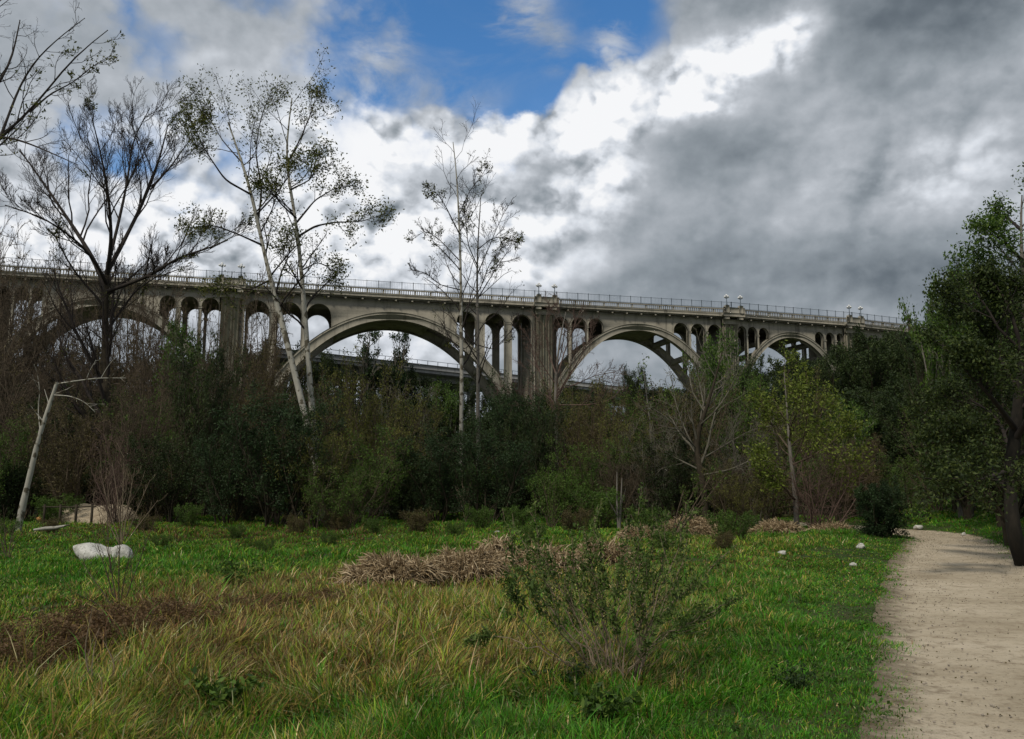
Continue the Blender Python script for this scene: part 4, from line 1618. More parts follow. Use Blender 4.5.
def make_belt():
    build_protos()
    P = put
    # --- far side of the valley, under and beyond the bridge
    P('tallpine', 'tall dark tree under the wide arch, left of two beyond the bridge', 365, 175, 322, wid_px=34)
    P('tallpine', 'tall dark tree under the wide arch, right of two beyond the bridge', 399, 178, 326, wid_px=32, rz=2.0)
    g = 'dark trees on the far side of the valley under the bridge'
    for px, D, t, w in [(-25, 165, 372, 70), (40, 160, 362, 80), (105, 165, 358, 75), (160, 170, 360, 70), (215, 170, 362, 70), (262, 166, 352, 60), (310, 168, 358, 60),
                        (345, 178, 372, 60), (380, 180, 364, 56), (412, 184, 376, 60), (450, 180, 384, 60), (500, 182, 388, 60), (545, 185, 392, 60), (590, 190, 390, 60), (634, 200, 372, 34),
                        (665, 190, 388, 60), (705, 185, 378, 60), (750, 180, 372, 60), (800, 175, 368, 60)]:
        P('oak_a' if px % 2 else 'oak_b', 'dark tree far across the valley, seen beyond the thicket under the bridge', px, D, t, wid_px=w, group=g)
    # --- hillside at the right, up to the bridge end
    g = 'dark evergreen trees covering the hillside at right'
    for px, D, t, w, k in [(858, 118, 344, 60, 'oak_a'), (882, 112, 336, 80, 'oak_b'), (925, 108, 336, 80, 'oak_a'), (975, 104, 326, 90, 'oak_b'), (1025, 100, 300, 100, 'oak_a'),
                           (755, 100, 366, 56, 'oak_b'), (805, 98, 356, 66, 'oak_a'), (838, 90, 362, 66, 'oak_b'), (880, 85, 348, 86, 'oak_a'), (930, 80, 352, 90, 'oak_b'),
                           (975, 78, 345, 90, 'oak_a'), (860, 66, 392, 86, 'oak_a'), (908, 62, 385, 90, 'oak_b'), (955, 58, 380, 90, 'oak_a'), (1010, 56, 372, 100, 'oak_b'),
                           (725, 82, 372, 70, 'oak_a'), (780, 76, 388, 80, 'oak_b')]:
        P(k, 'dark rounded evergreen among those covering the hillside at right', px, D, t, wid_px=w, group=g)
    # single ones one can point at
    P('greentree', 'dark green tree topping the belt just left of the second pier from right', 718, 58, 343, wid_px=66)
    P('greentree', 'round green tree on the slope just behind the yellow-green tree', 846, 52, 405, wid_px=66, rz=1.0)
    P('oak_b', 'dark shaggy tree right of the yellow-green tree, above the path', 918, 44, 402, wid_px=110)
    P('oak_a', 'low dark tree filling the gap behind the bend of the path', 985, 40, 420, wid_px=120)
    P('yellow', 'light green shrub tree standing behind the bend of the path', 932, 34, 404, wid_px=80)
    P('mid_a', 'dark green bush at the bend of the path, behind the round bush', 900, 36, 455, wid_px=70)
    P('mid_a', 'bush in the shade between the path and the forked tree', 975, 33, 470, wid_px=90, rz=.6)
    P('olive_a', 'bush hanging into the frame at the right edge behind the forked tree', 1035, 30, 440, wid_px=100)
    # --- middle belt
    g = 'leafless brown bushes packed along the left of the belt'
    for px, D, t, w in [(-20, 52, 300, 120), (50, 50, 330, 110), (150, 50, 338, 90), (185, 47, 356, 90), (-10, 40, 345, 110), (95, 42, 362, 100), (30, 38, 392, 90), (140, 37, 378, 90), (230, 50, 330, 70)]:
        P('bare_a', 'brown leafless bush in the thick tangle behind the leaning white trunk', px, D, t, wid_px=w, group=g)
    P('olive_b', 'brownish half-bare bush beneath the big bare tree', 78, 36, 405, wid_px=100)
    P('bare_r', 'reddish brown bare bush at the foot of the big bare tree', 122, 33.5, 430, wid_px=66)
    P('mid_a', 'green bush at the far left edge behind the leaning trunk', -5, 35, 420, wid_px=80, rz=3)
    P('willow_a', 'very dark green bush with a rounded top left of the twin white trunks', 205, 38, 352, wid_px=82)
    P('willow_a', 'low dark bush between the big bare tree and the twin white trunks', 175, 34, 440, wid_px=90, rz=2.2)
    P('olive_b', 'brown-green bush behind the leaning sycamore trunk', 262, 42, 350, wid_px=84)
    P('willow_b', 'dark bush in front of the twin white trunks with dark stems showing at its foot', 278, 31.5, 395, wid_px=120)
    P('bare_a', 'leafless bush between the twin white trunks and the olive slope', 335, 44, 372, wid_px=66, rz=.3, group='leafless brown bushes among the middle of the belt')
    P('olive_a', 'broad olive green bush right of the twin white trunks', 362, 42, 370, wid_px=110)
    P('olive_a', 'olive bush sloping down towards the pale centre trunk', 405, 38, 408, wid_px=90, rz=2.5)
    P('mid_a', 'green bush low in front of the olive ones, left of centre', 360, 33, 432, wid_px=100, rz=1.2)
    P('bare_b', 'pale grey leafless bush under the wide arch', 408, 60, 385, wid_px=70)
    P('greentree', 'olive green tree behind the pale centre trunk, under the wide arch', 445, 64, 392, wid_px=50, rz=.4)
    P('willow_b', 'dark blue-green bush at the foot of the pale centre trunk', 440, 34, 428, wid_px=86, rz=1.0)
    P('willow_b', 'tall dark blue-green bush right of the slim centre trees', 512, 38, 385, wid_px=80, rz=2.0)
    P('willow_b', 'deep dark bush in the middle of the belt below the slim centre trees', 490, 32.5, 432, wid_px=96, rz=3.1)
    P('willow_a', 'dark leafy bush just left of the reddish bare tree trunk', 535, 36, 412, wid_px=70, rz=4.0)
    P('olive_b', 'brownish bush with a dark stem right of the reddish bare tree', 598, 38, 395, wid_px=80, rz=.9)
    P('olive_a', 'olive bush behind the reddish bare tree', 582, 46, 385, wid_px=80, rz=4.4)
    P('mid_a', 'green bush under the fresh-green small tree', 640, 46, 395, wid_px=70, rz=5.0)
    P('bare_b', 'grey leafless bush left of the spreading bare tree', 652, 34, 425, wid_px=90, rz=1.1)
    P('bare_a', 'leafless bush low in front of the belt, left of the spreading bare tree', 618, 33, 450, wid_px=80, rz=2, group='leafless brown bushes among the middle of the belt')
    P('olive_b', 'brown-green bush behind the spreading bare tree', 690, 42, 385, wid_px=90, rz=3.3)
    P('mid_a', 'green bush behind the spreading bare tree, under the right arch', 735, 46, 378, wid_px=90, rz=2.8)
    P('bare_b', 'grey leafless bush between the spreading bare tree and the yellow-green tree', 750, 33, 415, wid_px=90, rz=.2)
    P('bare_a', 'leafless bush left of the yellow-green tree', 728, 31, 450, wid_px=80, rz=3.9, group='leafless brown bushes among the middle of the belt')
    P('bare_r', 'reddish bare thicket at the foot of the yellow-green tree', 812, 28.5, 452, wid_px=90, rz=3)
    P('bare_a', 'leafless bush behind the yellow-green tree', 835, 34, 430, wid_px=80, rz=1.9, group='leafless brown bushes among the middle of the belt')
    P('olive_a', 'olive bush behind the yellow-green tree, towards the slope', 790, 42, 395, wid_px=90, rz=1.6)
    P('olive_b', 'dull bush filling the gap behind the round bush', 858, 36, 440, wid_px=70, rz=2.4)
    P('lowbush', 'low green bush in front of the belt, right of the foreground shrub', 725, 23, 510, wid_px=56)
    P('roundbush', 'dense dark round bush on the left side of the path bend', 877, 25.5, 484, wid_px=52)
    P('lowbush', 'low leafy bush in front of the dark thicket at centre', 556, 31, 475, wid_px=50, rz=2)
    P('lowbush', 'low leafy bush under the reddish bare tree', 600, 30, 488, wid_px=70, rz=4)
    P('lowbush', 'low bush under the big bare tree, left of the boulders', 60, 34, 495, wid_px=60, rz=1)
    # far fill so that no gap in the belt shows bare ground
    g = 'dark bushes deep inside the belt'
    for i, px in enumerate(range(-40, 1080, 44)):
        P('oak_a' if i % 2 else 'oak_b', 'dark bush deep inside the belt, behind the front row', px, 56 + (i * 7) % 13,
          (388 + (i * 13) % 18 if px < 320 else 398 + (i * 13) % 18) if px < 690 else 400, wid_px=112, group=g)



    P('edgeoak', 'broad dark green tree whose leaves fill the right edge above the path', 994, 27, 264, wid_px=150)
    P('edgeoak', 'full dark tree reaching in from beyond the right edge', 1058, 24, 285, wid_px=190, rz=2)
    P('edgeoak', 'rounded green tree left of the broad one, over the bend of the path', 950, 33, 340, wid_px=100, rz=4)
    P('olive_a', 'olive bush hiding the lower trunks of the twin white trees', 316, 31.5, 436, wid_px=92, rz=1)
    P('mid_a', 'low green bush before the twin white trunks, right of the dark-stemmed bush', 345, 30.5, 462, wid_px=80, rz=5)
    P('willow_b', 'dark bush left of the dark-stemmed bush in front of the twin white trunks', 232, 32.5, 425, wid_px=80, rz=.5)
    P('greentree', 'olive green tree rising between the big bare tree and the twin white trunks', 178, 55, 338, wid_px=70, rz=2)
    g = 'tall leafless trees standing before the left arch'
    for px, D, t, w in [(12, 60, 238, 100), (52, 62, 262, 90), (150, 58, 262, 90), (-22, 56, 225, 90), (262, 56, 270, 80), (88, 60, 285, 80), (122, 64, 250, 90), (205, 60, 290, 80), (30, 66, 250, 90)]:
        P('bare_a', 'leafless brown tree hazing over the left arch of the bridge with fine twigs', px, D, t, wid_px=w, group=g)
    P('yellow', 'yellow-green leafy bush at the left side of the yellow-green tree', 765, 31, 430, wid_px=60, rz=2)
    P('olive_a', 'olive bush low between the spreading bare tree and the yellow-green tree', 738, 30, 470, wid_px=70, rz=4)
    P('willow_a', 'dark leafy bush behind the vine-draped branches', 668, 33, 440, wid_px=80, rz=3)
    P('mid_a', 'green leafy bush between the reddish tree and the grey broken stump', 590, 34, 440, wid_px=76, rz=2)
    P('olive_a', 'olive bush behind the thin grey broken stump', 630, 36, 425, wid_px=80, rz=6)
    P('willow_a', 'dark bush at the left behind the tan dirt bank', 60, 41, 400, wid_px=90, rz=5)
    P('mid_a', 'mossy green bush rising behind the reddish brown bare bush', 148, 41, 395, wid_px=84, rz=5.5)
    g = 'knee-high leafy weeds growing in front of the tree belt'
    for i, (px, D, h_) in enumerate([(150, 27, .6), (195, 30, .8), (240, 26, .5), (300, 28, .7), (335, 24, .45), (375, 27, .6), (420, 29, .8), (455, 25, .6), (520, 28, .9), (575, 27, .8),
                                     (645, 26, .9), (12, 24, .6), (60, 26, .5), (170, 22, .4), (268, 22, .45), (720, 20, .5), (660, 22, .6), (530, 22, .6), (340, 30, .8), (480, 30, .9)]):
        P('lowbush' if i % 3 else 'lowbrown', 'knee-high leafy weed, one of those between the meadow and the tree belt', px, D, height=h_, group=g)
    P('edgeoak', 'dark leafy tree low over the far side of the path, behind the forked trunk', 1000, 22.5, 345, wid_px=150, rz=1)
    P('edgeoak', 'leafy mass closing the view between the path bend and the forked trunk', 962, 30, 372, wid_px=130, rz=3)
    g = 'dead brown brush clumps matted into the grass at left'
    for i, (px, py, h_, w) in enumerate([(60, 668, .42, 120), (105, 655, .5, 130), (150, 640, .45, 120), (205, 622, .36, 110), (250, 612, .3, 90), (330, 604, .26, 80), (20, 690, .3, 90)]):
        P('brush', 'matted dead brown brush clump, one of those sunk in the grass at left', px, gground(px, py)[1], height=h_, wid_px=w, group=g)
    P('greentree', 'airy mid-green tree right of the dark pole at the bridge end', 955, 31, 282, wid_px=84, rz=3.6)
    # understorey: low growth that closes the foot of the belt
    g = 'low undergrowth bushes along the foot of the tree belt'
    for i in range(44):
        px = -50 + i * 21.5
        if 40 < px < 108: D = 38.5
        else: D = 34.5 + (i * 5) % 7
        if px > 700: D += 1.5
        k = ('lowbush', 'lowdark', 'lowbrown', 'lowdark')[(i * 7) % 4]
        P(k, 'low undergrowth bush, one of the row closing the foot of the tree belt', px, D, height=1.7 + ((i * 11) % 9) * .14, wid_px=62, group=g)

# ------------------------------------------------------------------ meadow
def zone(px, py, rx, ry, w):
    x, y, _ = gground(px, py)
    return (x, y, rx, ry, w)


GOLD = [zone(330, 625, 2.6, 2.8, 1.3), zone(430, 600, 2.4, 2.6, 1.0), zone(600, 612, 1.6, 2.2, 1.0), zone(40, 715, .9, .8, .9), zone(200, 650, 1.6, 1.2, .8),
        zone(250, 715, 1.3, .7, .7), zone(520, 580, 4, 2.5, .8), zone(730, 545, 3.5, 3, .45), zone(20, 600, 1.2, 1.5, .4), zone(380, 690, 1.0, .8, .45)]
BROWN = [zone(105, 655, 1.1, 1.0, 2.6), zone(200, 612, 1.4, 1.0, 1.6), zone(420, 585, 2.6, 1.5, .9), zone(330, 600, 1.5, 1.0, .6), zone(300, 645, .7, .6, .5),
         zone(560, 560, 3.5, 2.0, .5), zone(10, 690, .6, .6, .6), zone(250, 535, 7, 3, .5), zone(420, 640, 1.5, .8, .6), zone(300, 680, .8, .5, .6), zone(95, 605, .8, .8, .5)]
LUSH = [zone(780, 660, 2.2, 3.0, 1.4), zone(820, 600, 2.6, 5.0, 1.2), zone(640, 710, 1.6, 1.2, 1.1), zone(470, 720, 1.2, .9, .6), zone(200, 560, 5, 3.5, .35),
        zone(60, 570, 3, 3, .5), zone(250, 700, .35, .3, .9), zone(960, 545, 5, 8, 1.4), zone(480, 530, 6, 5, .3)]


def field(zs, x, y):
    o = np.zeros_like(x)
    for zx, zy, rx, ry, w in zs:
        o += w * np.exp(-(((x - zx) / rx) ** 2 + ((y - zy) / ry) ** 2))
    return o


def make_grass():
    rng = np.random.default_rng(77)
    # tuft places: more of them near, fewer and coarser far away
    def place(n, d0, d1, pw, p0, p1):
        u = rng.uniform(size=n)
        D = (d0 ** pw + u * (d1 ** pw - d0 ** pw)) ** (1 / pw)
        px = rng.uniform(p0, p1, n)
        return (px - 512) / F * D, D
    X, Y = place(64000, 3.6, 38, .72, -200, 1230)
    # natural clumping
    c = fbm(X * 2.3, Y * 2.3, 31, 3)
    keep = rng.uniform(size=len(X)) < .35 + 1.3 * sstep(.3, .7, c) + .6 * (X > 1.0)
    X, Y = X[keep], Y[keep]
    pd = path_dist(X, Y)
    edge = .93 + .22 * (fbm(X * 1.6, Y * 1.6, 5) - .5) + .15 * (vnoise(X * 7, Y * 7, 8) - .5)
    keep = (pd > edge) & ~((pd < edge + .25) & (rng.uniform(size=len(X)) < .55))
    X, Y, pd = X[keep], Y[keep], pd[keep]
    wx = X + (fbm(X * .8, Y * .8, 61, 3) - .5) * 3.0
    wy_ = Y + (fbm(X * .8, Y * .8, 67, 3) - .5) * 4.5
    g, b, l = field(GOLD, wx, wy_), field(BROWN, wx, wy_), field(LUSH, wx, wy_)
    nz = fbm(X * .9, Y * .9, 41, 3)
    nf = fbm(X * 3.2, Y * 3.2, 43, 2)
    G_ = g.clip(0, 1.5)
    near_path = 1 - sstep(1.3, 3.2, pd)
    h = .14 + .06 * g + .05 * b + .04 * l + .10 * sstep(14, 7, Y) * (1 - near_path)
    hum = fbm(X * .55, Y * .55, 71, 2)
    h = np.minimum(h, .36) * (.45 + .8 * nf) * (.25 + 1.55 * hum) * (1 - .62 * near_path)
    h *= np.where(X > 1.2, .72, 1.0)
    h *= 1 + .25 * sstep(16, 30, Y)
    nb = 19
    h = h * np.where(X < 1.2, .80, .95)
    tall = rng.uniform(size=len(X)) < .012 * (1 + G_) 
    h = h * np.where(tall, rng.uniform(1.4, 1.9, len(X)), 1)
    n = len(X)
    # per blade arrays
    tx = np.repeat(X, nb)
    ty = np.repeat(Y, nb)
    rad = np.repeat(.045 + .012 * Y ** .6 * .8, nb)
    a = rng.uniform(0, 2 * math.pi, n * nb)
    rr = rad * np.sqrt(rng.uniform(size=n * nb)) * 1.3
    bx = tx + np.cos(a) * rr
    by = ty + np.sin(a) * rr
    bz = terrain(bx, by) - .01
    H = np.repeat(h, nb) * rng.uniform(.45, 1.35, n * nb)
    wd = (.0021 + .00047 * by) * rng.uniform(.7, 1.3, n * nb) * (1 - .25 * np.repeat(l, nb).clip(0, 1))
    wa = np.repeat(fbm(X * 1.1, Y * 1.1, 81, 2), nb) * 12.0
    ws_ = np.repeat(.15 + .55 * fbm(X * 1.7, Y * 1.7, 83, 2), nb)
    lean_a = a + rng.normal(size=n * nb) * .8
    lm = rng.uniform(.1, 1.15, n * nb)
    lx = np.cos(lean_a) * lm + np.cos(wa) * ws_ + .08
    ly = np.sin(lean_a) * lm + np.sin(wa) * ws_
    face = rng.uniform(0, 2 * math.pi, n * nb)
    fx, fy = np.cos(face) * wd, np.sin(face) * wd
    ts = [0, .42, .78, 1.0]
    ws = [1.0, .9, .55, 0]
    V = np.empty((n * nb, 7, 3), np.float32)
    drop = (lx ** 2 + ly ** 2) * .35
    for k, (t, w) in enumerate(zip(ts, ws)):
        cx = bx + lx * H * t * t * .9
        cy = by + ly * H * t * t * .9
        cz = bz + H * (t - drop * t * t).clip(0)
        if k < 3:
            V[:, 2 * k] = np.stack([cx - fx * w, cy - fy * w, cz], 1)
            V[:, 2 * k + 1] = np.stack([cx + fx * w, cy + fy * w, cz], 1)
        else:
            V[:, 6] = np.stack([cx, cy, cz], 1)
    I = np.arange(n * nb)[:, None] * 7
    Q = np.concatenate([I + [0, 1, 3, 2], I + [2, 3, 5, 4]], 0)
    T = I + [4, 5, 6]
    # colour of every blade from what grows at its place
    G, B, L = np.repeat(g, nb), np.repeat(b, nb), np.repeat(l, nb)
    NZ, NF = np.repeat(nz, nb), np.repeat(nf, nb)
    r = rng.uniform(size=n * nb)
    wg = np.clip(G * 1.15 * (.35 + 1.3 * NZ), 0, 2.6)
    wb = .10 + np.clip(B * 1.7 * (.35 + 1.3 * (1 - NZ)), 0, 2.6)
    wl = .55 + 1.1 * L * (.5 + NZ)
    wy = (.20 + .6 * G + .2 * sstep(.45, .7, NF)) * (1 - .3 * L.clip(0, 1))
    tot = wg + wb + wl + wy
    pal = np.array([[.40, .31, .09], [.17, .098, .038], [.066, .225, .012], [.24, .33, .030], [.58, .50, .27]], np.float32)
    k = (r > wl / tot).astype(int) + (r > (wl + wy) / tot) + (r > (wl + wy + wg) / tot)
    kind = np.array([2, 3, 0, 1])[k]
    kind = np.where((rng.uniform(size=n * nb) < .05 * (.3 + G)) & (kind != 1), 4, kind)
    C = pal[kind] * (rng.uniform(.35, 1.45, (n * nb, 1)) * np.repeat(.6 + .8 * nf, nb)[:, None]).astype(np.float32)
    C[:, 0] *= rng.uniform(.8, 1.25, n * nb)
    tipy = np.array([.75, .75, .95, .95, 1.15, 1.15, 1.3], np.float32)
    CC = C[:, None, :] * np.ones((1, 7, 1), np.float32)
    # dry tips: straw yellow on the last part of some blades
    dry = (rng.uniform(size=n * nb) < .10 + .22 * G.clip(0, 1))[:, None]
    CC[:, 6] = np.where(dry, np.array([.35, .29, .15]), CC[:, 6] * 1.2)
    CC = np.concatenate([CC, np.ones((n * nb, 7, 1), np.float32)], 2).reshape(-1, 4)
    bf = Buf()
    bf.add(V.reshape(-1, 3), quads=Q, tris=T)
    o = bf.build('grass', M['grass'], col=CC)
    tag(o, kind='stuff')
    return o


def make_ground_plants():
    """low broad-leaved weeds growing all through the grass"""
    rng = np.random.default_rng(78)
    n = 4200
    u = rng.uniform(size=n)
    D = (4 ** .8 + u * (34 ** .8 - 4 ** .8)) ** (1 / .8)
    px = rng.uniform(-150, 1180, n)
    X, Y = (px - 512) / F * D, D
    l = field(LUSH, X, Y)
    pd = path_dist(X, Y)
    m = (fbm(X * .8, Y * .8, 91, 2) + .35 * l > rng.uniform(.3, .95, n)) & (pd > 1.1)
    X, Y = X[m], Y[m]
    bf = Buf()
    for k in range(len(X)):
        z = gz(X[k], Y[k])
        s = rng.uniform(.5, 1.2) * (.75 + .012 * Y[k])
        nl = rng.integers(14, 34)
        hh = rng.uniform(.05, .20) * s
        P = np.stack([X[k] + rng.normal(size=nl) * .07 * s, Y[k] + rng.normal(size=nl) * .07 * s, z + .03 + rng.uniform(.1, 1, nl) * hh], 1)
        bf.leaves(P, .036 * s, rng, tint=rng.uniform(.1, .9, nl) * rng.uniform(.6, 1.1), ratio=.6)
    o = bf.build('weeds', M['leaf_mid'])
    tag(o, kind='stuff')
    # fallen leaves, twigs and small stones on the path
    n = 5200
    t = rng.uniform(.12, .95, n) ** .8
    j = (t * (len(PC) - 1)).astype(int)
    side = rng.uniform(-1, 1, n)
    side = np.sign(side) * np.abs(side) ** .55
    T = np.gradient(PC, axis=0)
    T /= np.linalg.norm(T, axis=1, keepdims=True)
    P = PC[j] + np.stack([T[j, 1], -T[j, 0]], 1) * (side * PW[j] * 1.03)[:, None] + rng.normal(size=(n, 2)) * .04
    bf = Buf()
    Z = terrain(P[:, 0], P[:, 1]) + .045
    C = np.column_stack([P, Z])
    bf.leaves(C[:3200], .020, rng, ratio=.6)
    o = bf.build('leaf_litter', M['leaf_brown'])
    tag(o, kind='stuff')
    bf = Buf()
    for c in C[3200:]:
        r = rng.uniform(.004, .012)
        ico(bf, c - (0, 0, .006), r, rng, .25, 1)
    o = bf.build('gravel', M['rock_dull'])
    tag(o, kind='stuff')


def ico_data(sub):
    import bmesh
    bm = bmesh.new()
    bmesh.ops.create_icosphere(bm, subdivisions=sub, radius=1)
    v = np.array([x.co[:] for x in bm.verts])
    f = np.array([[q.index for q in x.verts] for x in bm.faces])
    bm.free()
    return v, f


ICO = {}


def ico(bf, c, r, rng, amp, sub=1, sc=(1, 1, .7)):
    if sub not in ICO: ICO[sub] = ico_data(sub)
    v, f = ICO[sub]
    s = 1 + rng.normal(size=(len(v), 1)) * amp * .4
    bf.add(v * s * r * np.array(sc) + np.array(c), tris=f)


def boulder(name, label, px, py, w, h, dpt, seed, sub=4, group=None, sink=.25):
    x, y, z = gground(px, py)
    v, f = ico_data(sub)
    s = 1 + .22 * (fbm(v[:, 0] * 1.3 + seed, v[:, 1] * 1.3 + v[:, 2] * .9, seed) - .5) * 2 + .05 * (fbm(v[:, 0] * 5 + seed, v[:, 1] * 5 - v[:, 2] * 4, seed + 3) - .5) * 2
    # flattened facets
    for k in range(7):
        rr = np.random.default_rng(seed * 10 + k).normal(size=3)
        rr /= np.linalg.norm(rr)
        d = v @ rr
        s = np.where(d > .72, s * .72 / np.maximum(d, .72) * 1.03, s)
    v = v * s[:, None] * np.array([w / 2, dpt / 2, h * .62])
    b = Buf()
    b.add(v, tris=f)
    o = b.build(name, M['rock'], smooth=True)
    o.location = (x, y, z + h * (.5 - sink))
    o.rotation_euler = (0, 0, seed)
    tag(o, label, 'rock', group)
    return o


def straw_mound(label, px, py, w, h, d, seed):
    h *= .8
    rng = np.random.default_rng(seed)
    x, y, z = gground(px, py)
    root = empty('straw_mound', (x, y, z))
    tag(root, label, 'straw mound', 'bleached mounds of dead stalks across the meadow')
    v, f = ico_data(3)
    v = v[:]
    bump = 1 + .7 * (fbm(v[:, 0] * 2 + seed, v[:, 1] * 2 + v[:, 2], seed) - .5)
    b = Buf()
    b.add(v * bump[:, None] * np.array([w / 2, d / 2, h]) * .86, tris=f)
    b.build('mound_core', M['twig_brown'], root)
    n = int(5200 * w * max(d, .6) / 2)
    u = rng.normal(size=(n, 3))
    u[:, 2] = np.abs(u[:, 2])
    u /= np.linalg.norm(u, axis=1, keepdims=True)
    bb = 1 + .9 * (fbm(u[:, 0] * 3 + seed, u[:, 1] * 3 + u[:, 2] * 2, seed) - .5)
    P = u * bb[:, None] * np.array([w / 2, d / 2, h]) * rng.uniform(.82, 1.03, (n, 1))
    out = u + rng.normal(size=(n, 3)) * .75
    out[:, 2] -= .55
    out /= np.linalg.norm(out, axis=1, keepdims=True)
    L = rng.uniform(.04, .30, n) ** 1.0
    pts = np.stack([P, P + out * L[:, None] * .5 + np.array([0, 0, .02]), P + out * L[:, None] + np.array([0, 0, -.02])], 1)
    r = np.array([.0075, .0075, .003])[None] * rng.uniform(.4, 1.3, (n, 1)) * (1 + y / 40)
    s = Buf()
    s.tubes(pts, r, 3, tint=rng.uniform(0, 1, n))
    s.build('dead_stalks', M['straw'], root)
    return root


def make_foreground_shrub():
    rng = np.random.default_rng(3)
    x0, y0, z0 = gground(612, 686)
    root = empty('evergreen_shrub', (x0, y0, z0))
    tag(root, 'tall open shrub with upright leafy stalks in the middle foreground', 'shrub')
    o = np.array([x0, y0, z0])
    bases = [(605, 684), (612, 680), (630, 677), (622, 688)]
    S = [  # base, knots, depth change at the tip, start of leaves
        (0, [(585, 640), (550, 590), (519, 535)], .5, .55), (0, [(590, 625), (565, 590), (549, 552)], .2, .55), (1, [(596, 620), (588, 590), (583, 560)], -.2, .5),
        (0, [(580, 650), (545, 600), (512, 560), (508, 525)], -.4, .6), (1, [(603, 620), (592, 580), (584, 531)], .5, .5), (1, [(606, 625), (604, 585), (600, 540)], -.3, .5),
        (2, [(640, 635), (645, 590), (646, 560)], -.3, .45), (2, [(640, 620), (650, 570), (653, 516)], .3, .5), (2, [(645, 620), (662, 570), (669, 512)], .6, .45),
        (1, [(615, 620), (625, 570), (626, 520)], .4, .5), (2, [(645, 630), (668, 605), (695, 578)], -.3, .5), (2, [(648, 628), (690, 590), (728, 552)], .2, .6),
        (3, [(650, 645), (685, 625), (712, 606)], -.5, .5), (3, [(628, 610), (640, 560), (640, 500)], .3, .5), (0, [(578, 620), (548, 570), (530, 512)], .2, .55),
        (1, [(604, 620), (592, 560), (598, 505)], .6, .5), (2, [(650, 620), (672, 560), (694, 508)], .2, .55), (0, [(570, 665), (530, 632), (511, 600), (511, 582)], -.6, .82), (3, [(618, 640), (614, 600), (620, 568)], -.5, .45),
        (0, [(575, 650), (540, 610), (530, 575)], -.8, .6), (2, [(655, 620), (680, 575), (688, 535)], .5, .5), (1, [(596, 650), (570, 610), (566, 568)], .8, .5),
        (0, [(560, 655), (500, 637), (470, 640)], .1, .9), (2, [(640, 640), (632, 600), (636, 545)], .8, .5), (1, [(598, 640), (575, 585), (572, 540)], -.1, .5),
        (2, [(650, 640), (700, 620), (735, 598)], .6, .55), (3, [(640, 655), (660, 620), (676, 590)], -.6, .4), (0, [(592, 650), (560, 628), (540, 560)], .9, .6),
    ]
    stems, lf = Buf(), Buf()
    Ps = []
    for bi, kn, dd, ls in S:
        bpx = bases[bi]
        n = len(kn)
        pts = [gground(*bpx)]
        pts[0] = (pts[0][0], y0 + rng.uniform(-.1, .1), gz(pts[0][0], y0) - .03)
        for k, (px, py) in enumerate(kn):
            pts.append(V3(px, py, y0 + dd * (k + 1) / n))
        P = resample(pts, 16)
        P[2:-1] += rng.normal(size=(13, 3)) * .014
        Rd = np.linspace(.0075, .0026, 16)
        stems.tubes(P - o, Rd, 5)
        Ps.append(P)
        # leaf whorls, side sprigs
        P1 = P[None]
        side, sr = grow(P1, Rd[None], 8, rng, ang=(18, 45), length=.14, n=5, up=.25, wig=.1, tmin=ls * .85, rr=.6, minr=.0022, lfall=.2)
        stems.tubes(side - o, sr, 3)
        for Q, kk in ((P1, int(rng.integers(110, 270))), (side, int(rng.integers(20, 45)))):
            t = along(Q, kk, rng, ls if Q is P1 else .15)
            tn = .75 * rng.uniform(size=len(t)) + rng.uniform(0, .25)
            lf.leaves(t + rng.normal(size=t.shape) * .022 - o, rng.uniform(.022, .052, len(t)), rng, tint=tn, ratio=.40, up=.6)
    # thin bare twigs low inside
    P = np.stack(Ps)
    tw, tr = grow(P, np.full(P.shape[:2], .006), 8, rng, ang=(20, 50), length=.35, n=5, up=.2, wig=.15, tmin=.05, tmax=.7, rr=.4, minr=.0018)
    stems.tubes(tw - o, tr, 3)
    stems.build('stems', M['bark_stub'], root)
    lf.build('crown', M['leaf_shrub'], root)


def stick_shrub(name, label, base, tips, seed, r0=.012, mat='twig_brown', dd=.4, k=(5, 3), leaf=None, cat='shrub', wob=.04, leaf_k=2, leaf_size=.04):
    rng = np.random.default_rng(seed)
    x0, y0, z0 = gground(*base)
    root = empty(name, (x0, y0, z0))
    tag(root, label, cat)
    o = np.array([x0, y0, z0])
    Ps = []
    for px, py in tips:
        d = rng.uniform(-dd, dd)
        tip = at(px, py, y0 + d)
        mid = o * .5 + tip * .5 + rng.normal(size=3) * wob
        Ps.append(resample([o - (0, 0, .05), mid, tip], 10))
    P = np.stack(Ps)
    Rd = np.tile(np.linspace(r0, r0 * .25, 10), (len(P), 1))
    b = Buf()
    b.tubes(P - o, Rd, 5)
    for kk in k:
        P, Rd = grow(P, Rd, kk, rng, ang=(15, 45), length=.42, n=5, up=.25, wig=.12, tmin=.25, rr=.55, minr=max(.002, y0 * .00022))
        b.tubes(P - o, Rd, 3)
    b.build('stems', M[mat], root)
    if leaf:
        l = Buf()
        t = along(P, leaf_k, rng, .3)
        l.leaves(t + rng.normal(size=t.shape) * .02 - o, leaf_size, rng)
        l.build('crown', M[leaf], root)
    return root


